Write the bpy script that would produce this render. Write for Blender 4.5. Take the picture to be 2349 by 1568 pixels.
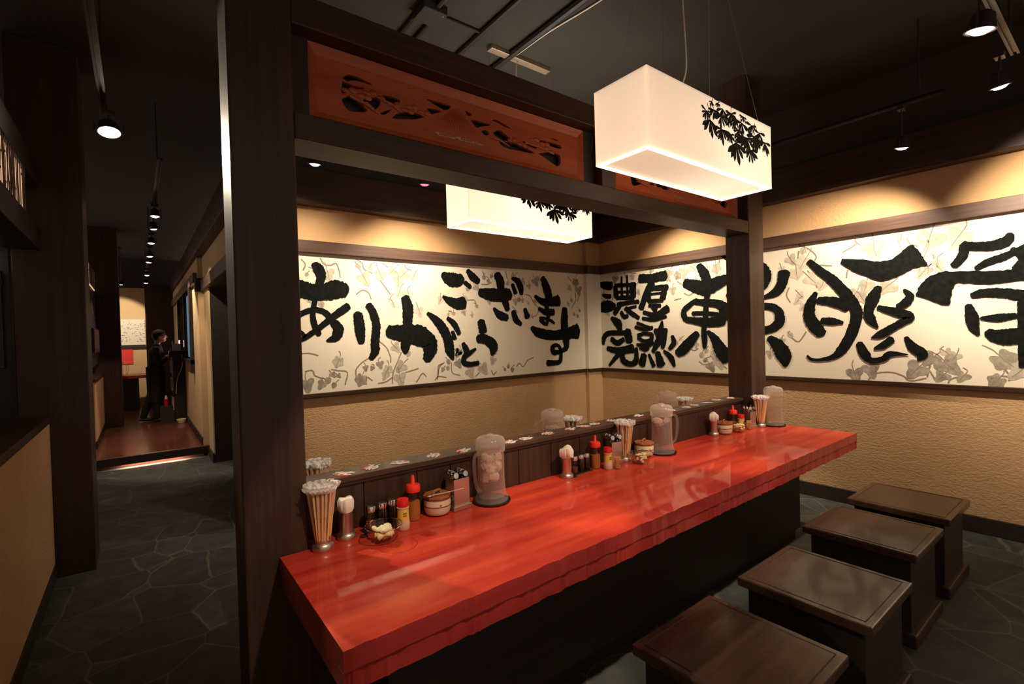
import bpy, bmesh, math, random
from mathutils import Vector, Matrix, Euler
from mathutils.geometry import tessellate_polygon
for o in list(bpy.data.objects): bpy.data.objects.remove(o)
S = bpy.context.scene; COL = S.collection
PI = math.pi; rnd = random.Random(7)

# ---------------------------------------------------------------- camera
cd = bpy.data.cameras.new('camera'); cam = bpy.data.objects.new('camera', cd); COL.objects.link(cam)
cd.sensor_fit = 'HORIZONTAL'; cd.sensor_width = 36.0; cd.lens = 1118.06/2349*36; cd.clip_start = .02; cd.clip_end = 60
yaw, pitch, roll = 0.654966, -0.0145418, -0.0275776
fwd = Vector((math.sin(yaw)*math.cos(pitch), math.cos(yaw)*math.cos(pitch), math.sin(pitch)))
rt = Vector((math.cos(yaw), -math.sin(yaw), 0)); up = rt.cross(fwd)
r2 = rt*math.cos(roll)+up*math.sin(roll); u2 = -rt*math.sin(roll)+up*math.cos(roll)
m = Matrix((r2, u2, -fwd)).transposed().to_4x4(); m.translation = (0, 0, 1.47)
cam.matrix_world = m; S.camera = cam

# ---------------------------------------------------------------- world, exposure
W = bpy.data.worlds.new('world'); S.world = W; W.use_nodes = True
W.node_tree.nodes['Background'].inputs[0].default_value = (1.0, .80, .66, 1)
W.node_tree.nodes['Background'].inputs[1].default_value = 0.40
S.view_settings.view_transform = 'Standard'; S.view_settings.look = 'None'
S.view_settings.exposure = 0.0; S.view_settings.gamma = 1.0; S.view_settings.use_curve_mapping = False
S.cycles.max_bounces = 10; S.cycles.diffuse_bounces = 4; S.cycles.glossy_bounces = 4
S.cycles.transparent_max_bounces = 24; S.cycles.transmission_bounces = 8
S.cycles.caustics_reflective = False; S.cycles.caustics_refractive = False
S.cycles.sample_clamp_indirect = 4.0
WARM = (1.0, .74, .44); WARMW = (1.0, .84, .64); BULB = (1.0, .94, .86)

# ---------------------------------------------------------------- materials
def mat(name, col=(.5, .5, .5), rough=.5, metal=0, **k):
    M = bpy.data.materials.new(name); M.use_nodes = True
    b = M.node_tree.nodes['Principled BSDF']
    b.inputs['Base Color'].default_value = (*col, 1); b.inputs['Roughness'].default_value = rough
    b.inputs['Metallic'].default_value = metal
    for kk, v in k.items():
        kk = kk.replace('_', ' ')
        b.inputs[kk].default_value = (*v, 1) if isinstance(v, tuple) else v
    return M
def N(M, t, **k):
    n = M.node_tree.nodes.new(t)
    for a, v in k.items(): setattr(n, a, v)
    return n
def LK(M, a, b): M.node_tree.links.new(a, b)
def BS(M): return M.node_tree.nodes['Principled BSDF']
def texco(M, scale=(1, 1, 1)):
    tc = N(M, 'ShaderNodeTexCoord'); mp = N(M, 'ShaderNodeMapping'); mp.inputs['Scale'].default_value = scale
    LK(M, tc.outputs['Object'], mp.inputs['Vector']); return mp.outputs['Vector']
def ramp(M, fac, stops):
    r = N(M, 'ShaderNodeValToRGB'); e = r.color_ramp.elements
    while len(e) < len(stops): e.new(.5)
    for i, (p, c) in enumerate(stops): e[i].position = p; e[i].color = (*c, 1)
    LK(M, fac, r.inputs['Fac']); return r.outputs['Color']
def noise(M, vec, scale, detail=4, rough=.55):
    n = N(M, 'ShaderNodeTexNoise'); n.inputs['Scale'].default_value = scale; n.inputs['Detail'].default_value = detail
    n.inputs['Roughness'].default_value = rough; LK(M, vec, n.inputs['Vector']); return n.outputs['Fac']
def bump(M, h, strength=.3, dist=.01):
    b = N(M, 'ShaderNodeBump'); b.inputs['Strength'].default_value = strength; b.inputs['Distance'].default_value = dist
    LK(M, h, b.inputs['Height']); LK(M, b.outputs['Normal'], BS(M).inputs['Normal'])
def wood(name, c1, c2, axis='x', rough=.45, coat=0, grain=28, bs=.12):
    M = mat(name, c1, rough); s = {'x': (1.2, grain, grain), 'y': (grain, 1.2, grain), 'z': (grain, grain, 1.2)}[axis]
    v = texco(M, s); n1 = noise(M, v, 1.0, 6, .65)
    LK(M, ramp(M, n1, [(.3, c1), (.7, c2)]), BS(M).inputs['Base Color'])
    bump(M, n1, bs, .004); BS(M).inputs['Specular IOR Level'].default_value = .3; BS(M).inputs['Coat Weight'].default_value = coat; BS(M).inputs['Coat Roughness'].default_value = .08
    return M
DK1, DK2 = (.026, .012, .007), (.062, .029, .016)
M_wx = wood('dark_wood_x', DK1, DK2, 'x'); M_wy = wood('dark_wood_y', DK1, DK2, 'y'); M_wz = wood('dark_wood_z', DK1, DK2, 'z')
M_trimx = wood('trim_wood_x', (.05, .026, .017), (.12, .065, .045), 'x'); M_trimy = wood('trim_wood_y', (.05, .026, .017), (.12, .065, .045), 'y')
M_blackwood = wood('black_wood', (.024, .018, .015), (.038, .028, .023), 'x')
M_stool = wood('stool_wood', (.045, .022, .013), (.095, .048, .028), 'x', .27, .30, 16)
M_ranma = wood('carved_wood', (.30, .055, .018), (.46, .10, .032), 'x', .42, .1, 22, .15)
M_ranma_z = wood('carved_wood_z', (.26, .048, .016), (.40, .085, .028), 'z', .42, .1, 22, .15)
M_lac = wood('red_lacquer', (.36, .012, .011), (.70, .072, .030), 'x', .45, .42, 11, .02); BS(M_lac).inputs['Specular IOR Level'].default_value = .15; BS(M_lac).inputs['Coat Roughness'].default_value = .045
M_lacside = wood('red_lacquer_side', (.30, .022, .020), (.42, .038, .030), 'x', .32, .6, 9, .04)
M_platform = wood('red_floor_boards', (.085, .026, .016), (.15, .045, .026), 'y', .28, .4, 12, .03)

def plaster(name, c1, c2, sc=55, st=.55):
    M = mat(name, c1, .9); v = texco(M, (.6, .6, 1)); n1 = noise(M, v, sc, 3, .6); n2 = noise(M, v, 1.6, 3)
    LK(M, ramp(M, n2, [(.35, c1), (.65, c2)]), BS(M).inputs['Base Color']); bump(M, n1, st, .012); return M
M_plaster = plaster('stucco', (.55, .325, .150), (.62, .38, .185), 85, .5)
M_plain = plaster('smooth_plaster', (.60, .40, .20), (.66, .45, .24), 90, .15)
M_board = mat('mural_paper', (.80, .71, .56), .8)
_v = texco(M_board, (14, 14, 60)); bump(M_board, noise(M_board, _v, 3, 4), .06, .003)
M_ink = mat('black_ink', (.006, .006, .006), .95, Specular_IOR_Level=.12); M_ink.use_backface_culling = False
_v = texco(M_ink); LK(M_ink, ramp(M_ink, noise(M_ink, _v, 30, 3), [(.35, (.004, .005, .004)), (.8, (.012, .012, .011))]), BS(M_ink).inputs['Base Color'])
def leafmat(name, c1, c2):
    M = mat(name, c1, .85); v = texco(M); LK(M, ramp(M, noise(M, v, 22, 4, .7), [(.3, c1), (.72, c2)]), BS(M).inputs['Base Color']); return M
M_leaf = [leafmat('leaf_wash_pale', (.50, .43, .33), (.70, .61, .47)), leafmat('leaf_wash_mid', (.33, .28, .21), (.60, .52, .40)), leafmat('leaf_wash_dark', (.17, .145, .105), (.45, .385, .29))]
M_vine = mat('vine_brush', (.26, .20, .14), .85)

M_ceiling = mat('charcoal_ceiling', (.060, .053, .042), .9)
_v = texco(M_ceiling); _n = noise(M_ceiling, _v, 2.2, 5); LK(M_ceiling, ramp(M_ceiling, _n, [(.3, (.026, .022, .016)), (.7, (.036, .031, .023))]), BS(M_ceiling).inputs['Base Color']); bump(M_ceiling, noise(M_ceiling, _v, 30), .15, .004)
M_blackpaint = mat('black_paint', (.030, .024, .021), .7); M_pipe = mat('black_pipe', (.014, .012, .010), .6)

M_floor = mat('slate_flagstone', (.05, .055, .05), .62, Specular_IOR_Level=.3)
_v = texco(M_floor); _d = N(M_floor, 'ShaderNodeTexNoise'); _d.inputs['Scale'].default_value = 3; LK(M_floor, _v, _d.inputs['Vector'])
_mx = N(M_floor, 'ShaderNodeMixRGB'); _mx.inputs[0].default_value = .06; LK(M_floor, _v, _mx.inputs[1]); LK(M_floor, _d.outputs['Color'], _mx.inputs[2])
_vo = N(M_floor, 'ShaderNodeTexVoronoi', feature='DISTANCE_TO_EDGE'); _vo.inputs['Scale'].default_value = 3.1; LK(M_floor, _mx.outputs[0], _vo.inputs['Vector'])
_vc = N(M_floor, 'ShaderNodeTexVoronoi'); _vc.inputs['Scale'].default_value = 3.1; LK(M_floor, _mx.outputs[0], _vc.inputs['Vector'])
_st = ramp(M_floor, noise(M_floor, _v, 9, 6), [(.3, (.040, .046, .040)), (.7, (.082, .086, .070))])
_hs = N(M_floor, 'ShaderNodeMixRGB', blend_type='MULTIPLY'); _hs.inputs[0].default_value = .35; LK(M_floor, _st, _hs.inputs[1]); _bw = N(M_floor, 'ShaderNodeRGBToBW'); LK(M_floor, _vc.outputs['Color'], _bw.inputs[0]); LK(M_floor, _bw.outputs[0], _hs.inputs[2])
_gr = ramp(M_floor, _vo.outputs['Distance'], [(.007, (1, 1, 1)), (.017, (0, 0, 0))])
_fm = N(M_floor, 'ShaderNodeMixRGB'); LK(M_floor, _gr, _fm.inputs[0]); LK(M_floor, _hs.outputs[0], _fm.inputs[1]); _fm.inputs[2].default_value = (.125, .105, .072, 1)
LK(M_floor, _fm.outputs[0], BS(M_floor).inputs['Base Color']); bump(M_floor, noise(M_floor, _v, 14, 6), .25, .01)

M_steel = mat('brushed_steel', (.66, .57, .46), .36, 1.0); _v = texco(M_steel, (220, 220, 4)); bump(M_steel, noise(M_steel, _v, 1), .05, .001)
M_chrome = mat('chrome', (.8, .78, .75), .07, 1.0)
M_red = mat('red_plastic', (.85, .035, .018), .35, Subsurface_Weight=.0); M_redcap = mat('red_cap', (.62, .012, .010), .3)
M_sesame = mat('sesame', (.62, .32, .11), .7); _v = texco(M_sesame); _n = noise(M_sesame, _v, 380, 2); LK(M_sesame, ramp(M_sesame, _n, [(.35, (.42, .19, .06)), (.6, (.74, .42, .16))]), BS(M_sesame).inputs['Base Color']); bump(M_sesame, _n, .4, .002)
M_pepper = mat('pepper_pink', (.66, .42, .27), .6); M_yellow = mat('yellow_label', (.80, .47, .05), .5); M_lbl = mat('label_print', (.12, .07, .03), .6)
M_soy = mat('soy_sauce', (.008, .004, .003), .06, Coat_Weight=.6); M_oil = mat('chili_oil', (.16, .045, .012), .1)
M_tray = mat('black_tray', (.012, .010, .009), .3)
M_ceramic = mat('cream_glaze', (.72, .58, .38), .25); M_brownglaze = mat('brown_glaze', (.22, .065, .022), .3); M_darkglaze = mat('dark_glaze', (.03, .017, .012), .3)
M_potlid = wood('lid_wood', (.30, .085, .030), (.45, .15, .055), 'x', .5, 0, 30)
M_chop = wood('chopstick_wood', (.70, .36, .13), (.84, .50, .22), 'z', .6, 0, 60, .02)
M_paper = mat('napkin_paper', (.86, .74, .60), .9); _v = texco(M_paper, (90, 90, 3)); bump(M_paper, noise(M_paper, _v, 3), .35, .003)
M_garlic = mat('garlic', (.86, .72, .40), .45, Subsurface_Weight=.15); M_garlicpale = mat('garlic_tip', (.78, .58, .33), .5)
M_stred = mat('sticker_red', (.70, .035, .022), .45); M_stwhite = mat('sticker_white', (.85, .78, .70), .5); M_stpink = mat('sticker_pink', (.80, .45, .36), .5)
M_cord = mat('white_cord', (.75, .62, .48), .5); M_wire = mat('thin_wire', (.35, .30, .25), .4, .6)
M_canopy = mat('canopy_metal', (.40, .31, .22), .45, .5)
M_spotbody = mat('spot_body', (.05, .04, .038), .35, .4); M_rail = mat('track_rail', (.045, .036, .032), .35, .6)
M_skin = mat('skin', (.62, .36, .24), .5); M_cloth = mat('black_uniform', (.012, .011, .012), .8); M_hair = mat('black_hair', (.012, .010, .009), .5); M_cap = mat('dark_bandana', (.06, .05, .03), .8)
M_white = mat('white_card', (.8, .76, .7), .6); M_redsheet = mat('red_poster', (.75, .045, .03), .6); M_paperstack = mat('paper_stack', (.55, .40, .26), .8)
M_lips = mat('lips', (.40, .13, .10), .5)

def clear(name, tint=(.95, .93, .9), spec=.10, rough=.05, milk=0.0, milkcol=(.9, .85, .8)):
    """thin clear plastic or glass: see-through body, mirror sheen rising at grazing angles, a little milky scatter"""
    M = bpy.data.materials.new(name); M.use_nodes = True; nt = M.node_tree
    for n in list(nt.nodes):
        if n.type != 'OUTPUT_MATERIAL': nt.nodes.remove(n)
    out = nt.nodes['Material Output']
    tr = N(M, 'ShaderNodeBsdfTransparent'); tr.inputs[0].default_value = (*tint, 1)
    gl = N(M, 'ShaderNodeBsdfGlossy'); gl.inputs['Roughness'].default_value = rough; gl.inputs[0].default_value = (1, 1, 1, 1)
    lw = N(M, 'ShaderNodeLayerWeight'); lw.inputs['Blend'].default_value = .25
    pw = N(M, 'ShaderNodeMath', operation='POWER'); pw.inputs[1].default_value = 2.2; LK(M, lw.outputs['Facing'], pw.inputs[0])
    ma = N(M, 'ShaderNodeMath', operation='MULTIPLY_ADD'); ma.inputs[1].default_value = spec*4; ma.inputs[2].default_value = .035; LK(M, pw.outputs[0], ma.inputs[0])
    mx = N(M, 'ShaderNodeMixShader'); LK(M, ma.outputs[0], mx.inputs[0]); LK(M, tr.outputs[0], mx.inputs[1]); LK(M, gl.outputs[0], mx.inputs[2])
    last = mx.outputs[0]
    if milk:
        df = N(M, 'ShaderNodeBsdfDiffuse'); df.inputs[0].default_value = (*milkcol, 1)
        tl = N(M, 'ShaderNodeBsdfTranslucent'); tl.inputs[0].default_value = (*milkcol, 1)
        m1 = N(M, 'ShaderNodeMixShader'); m1.inputs[0].default_value = .5; LK(M, df.outputs[0], m1.inputs[1]); LK(M, tl.outputs[0], m1.inputs[2])
        m2 = N(M, 'ShaderNodeMixShader'); pm = N(M, 'ShaderNodeMath', operation='MULTIPLY_ADD'); pm.inputs[1].default_value = .38; pm.inputs[2].default_value = milk; LK(M, pw.outputs[0], pm.inputs[0]); LK(M, pm.outputs[0], m2.inputs[0]); LK(M, last, m2.inputs[1]); LK(M, m1.outputs[0], m2.inputs[2]); last = m2.outputs[0]
    LK(M, last, out.inputs['Surface']); return M
M_jug = clear('jug_plastic', (.975, .945, .915), .16, .05, .07, (1, .88, .80)); M_juglid = clear('jug_lid_plastic', (.95, .90, .86), .17, .10, .26, (1, .88, .80))
M_water = clear('water', (.95, .91, .87), .06, .02); M_ice = clear('ice', (.97, .95, .93), .12, .15, .36, (1, .92, .84))
M_glass = clear('clear_glass', (.95, .93, .88), .13, .03); M_film = clear('clear_film', (.995, .99, .985), .10, .25, .14, (.97, .88, .80))
M_tuft = clear('crumpled_film', (.98, .97, .96), .10, .3, .85, (1, .96, .92)); M_bottle = clear('brown_bottle', (.80, .62, .46), .10, .08)
M_window = mat('dark_window', (.012, .016, .02), .08)

def emis(name, col, s):
    M = bpy.data.materials.new(name); M.use_nodes = True; b = BS(M); b.inputs['Base Color'].default_value = (0, 0, 0, 1)
    b.inputs['Emission Color'].default_value = (*col, 1); b.inputs['Emission Strength'].default_value = s; return M
M_bulb = emis('spot_lens', (1, .86, .66), 30); M_bulbred = emis('red_lens', (1, .04, .07), 9); M_bulbpink = emis('warm_lens', (1, .66, .62), 12)
M_lit = emis('backlit_paper', (1, .60, .36), .80); M_led = emis('strip_light', (1, .86, .6), 6); M_blueglow = emis('blue_reflection_glow', (.16, .42, .75), .35); M_face_glow = emis('face_glow', (1, .55, .62), 7)
def shade_mat(name, em):
    M = bpy.data.materials.new(name); M.use_nodes = True; nt = M.node_tree
    for n in list(nt.nodes):
        if n.type != 'OUTPUT_MATERIAL': nt.nodes.remove(n)
    tl = N(M, 'ShaderNodeBsdfTranslucent'); tl.inputs[0].default_value = (.95, .92, .86, 1)
    df = N(M, 'ShaderNodeBsdfDiffuse'); df.inputs[0].default_value = (.85, .80, .72, 1)
    mx = N(M, 'ShaderNodeMixShader'); mx.inputs[0].default_value = .35; LK(M, tl.outputs[0], mx.inputs[1]); LK(M, df.outputs[0], mx.inputs[2])
    e = N(M, 'ShaderNodeEmission'); e.inputs[0].default_value = (1, .72, .52, 1); e.inputs[1].default_value = em
    ad = N(M, 'ShaderNodeAddShader'); LK(M, mx.outputs[0], ad.inputs[0]); LK(M, e.outputs[0], ad.inputs[1])
    LK(M, ad.outputs[0], nt.nodes['Material Output'].inputs['Surface']); return M
M_shade = shade_mat('lampshade_fabric', .27); M_diff = shade_mat('lamp_diffuser', .22); M_rimglow = shade_mat('lamp_rim', 1.1)
# ---------------------------------------------------------------- mesh helpers
class MB:
    def __init__(s): s.v = []; s.f = []; s.m = []
    def add(s, vs, fs, mi=0):
        k = len(s.v); s.v += [tuple(p) for p in vs]; s.f += [tuple(i+k for i in f) for f in fs]; s.m += [mi]*len(fs); return s
    def box(s, x0, x1, y0, y1, z0, z1, mi=0, rz=0, at=None, tilt=None):
        vs = [(x, y, z) for z in (z0, z1) for x, y in ((x0, y0), (x1, y0), (x1, y1), (x0, y1))]
        if rz or at or tilt:
            M = Matrix.Translation(at or (0, 0, 0)) @ (tilt or Euler((0, 0, rz))).to_matrix().to_4x4(); vs = [M @ Vector(p) for p in vs]
        return s.add(vs, [(3, 2, 1, 0), (4, 5, 6, 7), (0, 1, 5, 4), (1, 2, 6, 5), (2, 3, 7, 6), (3, 0, 4, 7)], mi)
    def lathe(s, prof, n=28, c=(0, 0, 0), mis=None, M=None, rot=0):
        """prof: (r, z) from bottom to top; material index per segment"""
        k = len(s.v); vs = []
        for r, z in prof:
            for i in range(n):
                a = 2*PI*i/n+rot; p = Vector((r*math.cos(a), r*math.sin(a), z)); p = M @ p if M else p; vs.append(p+Vector(c))
        s.v += [tuple(p) for p in vs]
        for j in range(len(prof)-1):
            for i in range(n):
                a, b = k+j*n+i, k+j*n+(i+1) % n; s.f.append((a, b, b+n, a+n)); s.m.append(mis[j] if mis else 0)
        return s
    def cyl(s, r, z0, z1, n=24, c=(0, 0, 0), r1=None, mi=0, M=None, rot=0):
        r1 = r if r1 is None else r1
        return s.lathe([(0, z0), (r, z0), (r1, z1), (0, z1)], n, c, [mi]*3, M, rot)
    def tube(s, pts, r, n=8, mi=0, cap=True, closed=False):
        pts = [Vector(p) for p in pts]; rr = r if isinstance(r, (list, tuple)) else [r]*len(pts); k = len(s.v); nx = None
        for i, p in enumerate(pts):
            a = pts[i-1] if (i or closed) else p; b = pts[(i+1) % len(pts)] if (i < len(pts)-1 or closed) else p
            t = (b-a).normalized()
            if nx is None: nx = t.orthogonal().normalized()
            nx = (nx-t*nx.dot(t)).normalized(); ny = t.cross(nx)
            for j in range(n):
                an = 2*PI*j/n; s.v.append(tuple(p+(nx*math.cos(an)+ny*math.sin(an))*rr[i]))
        L = len(pts)
        for i in range(L if closed else L-1):
            for j in range(n):
                a = k+i*n+j; b = k+i*n+(j+1) % n; a2 = k+((i+1) % L)*n+j; b2 = k+((i+1) % L)*n+(j+1) % n
                s.f.append((a, b, b2, a2)); s.m.append(mi)
        if cap and not closed:
            s.f.append(tuple(k+j for j in range(n))[::-1]); s.m.append(mi); s.f.append(tuple(k+(L-1)*n+j for j in range(n))); s.m.append(mi)
        return s
    def prism(s, poly, z0, z1, mi=0, M=None):
        n = len(poly); vs = [Vector((x, y, z)) for z in (z0, z1) for x, y in poly]
        if M: vs = [M @ p for p in vs]
        return s.add(vs, [tuple(range(n))[::-1], tuple(range(n, 2*n))]+[(i, (i+1) % n, n+(i+1) % n, n+i) for i in range(n)], mi)
    def ball(s, c, r, n=12, mi=0, M=None):
        rx, ry, rz = r if isinstance(r, (tuple, list)) else (r, r, r); k = len(s.v); h = n//2
        for j in range(h+1):
            th = PI*j/h
            for i in range(n):
                a = 2*PI*i/n; p = Vector((rx*math.sin(th)*math.cos(a), ry*math.sin(th)*math.sin(a), -rz*math.cos(th)))
                if M: p = M @ p
                s.v.append(tuple(p+Vector(c)))
        for j in range(h):
            for i in range(n):
                a, b = k+j*n+i, k+j*n+(i+1) % n; s.f.append((a, b, b+n, a+n)); s.m.append(mi)
        return s
    def mesh(s, name):
        me = bpy.data.meshes.new(name); me.from_pydata(s.v, [], s.f); me.polygons.foreach_set('material_index', s.m)
        bm = bmesh.new(); bm.from_mesh(me); bmesh.ops.remove_doubles(bm, verts=bm.verts, dist=1e-6)
        bmesh.ops.dissolve_degenerate(bm, dist=1e-7, edges=bm.edges); bmesh.ops.recalc_face_normals(bm, faces=bm.faces)
        bm.to_mesh(me); bm.free(); me.update(); return me
    def build(s, name, mats, parent=None, smooth=False, bev=0, loc=None, label=None):
        me = s.mesh(name)
        for M in (mats if isinstance(mats, (list, tuple)) else [mats]): me.materials.append(M)
        o = bpy.data.objects.new(name, me); COL.objects.link(o)
        if parent: o.parent = parent
        if loc: o.location = loc
        if smooth:
            me.polygons.foreach_set('use_smooth', [True]*len(me.polygons)); sharp(me, 42)
        if bev:
            b = o.modifiers.new('bevel', 'BEVEL'); b.width = bev; b.segments = 2; b.limit_method = 'ANGLE'; b.angle_limit = .6
        if label: o['label'] = label
        return o
def sharp(me, deg):
    bm = bmesh.new(); bm.from_mesh(me); lim = math.radians(deg)
    for e in bm.edges:
        e.smooth = not (len(e.link_faces) == 2 and e.calc_face_angle(0) > lim)
    bm.to_mesh(me); bm.free()
def thing(name, label, cat, loc=(0, 0, 0), rz=0, group=None):
    o = bpy.data.objects.new(name, None); COL.objects.link(o); o.empty_display_size = .05
    o.location = loc; o.rotation_euler = (0, 0, rz); o['label'] = label; o['category'] = cat
    if group: o['group'] = group
    return o
def tag(o, label, cat, group=None, kind=None):
    o['label'] = label; o['category'] = cat
    if group: o['group'] = group
    if kind: o['kind'] = kind
    return o
def struct(o): o['kind'] = 'structure'; return o
def dup(root, loc, rz=None, label=None, group=None, rot=None):
    r = root.copy(); COL.objects.link(r); r.location = loc
    if rz is not None: r.rotation_euler = (0, 0, rz)
    if rot is not None: r.rotation_euler = rot
    if label: r['label'] = label
    if group: r['group'] = group
    for ch in root.children:
        c = ch.copy(); COL.objects.link(c); c.parent = r
        for g in ch.children:
            d = g.copy(); COL.objects.link(d); d.parent = c
    return r
def light(kind, loc, power, col, parent=None, target=None, size=.03, angle=60, blend=.35):
    L = bpy.data.lights.new('lamp_light', kind); L.energy = power; L.color = col
    if kind in ('POINT', 'SPOT'): L.shadow_soft_size = size
    if kind == 'SPOT': L.spot_size = math.radians(angle); L.spot_blend = blend
    o = bpy.data.objects.new('lamp_light', L); COL.objects.link(o); o.location = loc
    if target is not None: o.rotation_euler = (Vector(target)-Vector(loc)).to_track_quat('-Z', 'Y').to_euler()
    if parent:
        o.parent = parent
        o.matrix_parent_inverse = Matrix.Translation(Vector(parent.location)).inverted()
    return o
def smooth_path(pts, n=6):
    """Catmull-Rom through points of any dimension"""
    if len(pts) < 3:
        return [tuple(a+(b-a)*i/n for a, b in zip(pts[0], pts[1])) for i in range(n+1)]
    P = [tuple(2*a-b for a, b in zip(pts[0], pts[1]))]+[tuple(p) for p in pts]+[tuple(2*a-b for a, b in zip(pts[-1], pts[-2]))]
    out = []
    for i in range(1, len(P)-2):
        for k in range(n):
            t = k/n; out.append(tuple(.5*(2*b+(c-a)*t+(2*a-5*b+4*c-d)*t*t+(3*b-a-3*c+d)*t**3) for a, b, c, d in zip(P[i-1], P[i], P[i+1], P[i+2])))
    out.append(tuple(pts[-1])); return out
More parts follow.
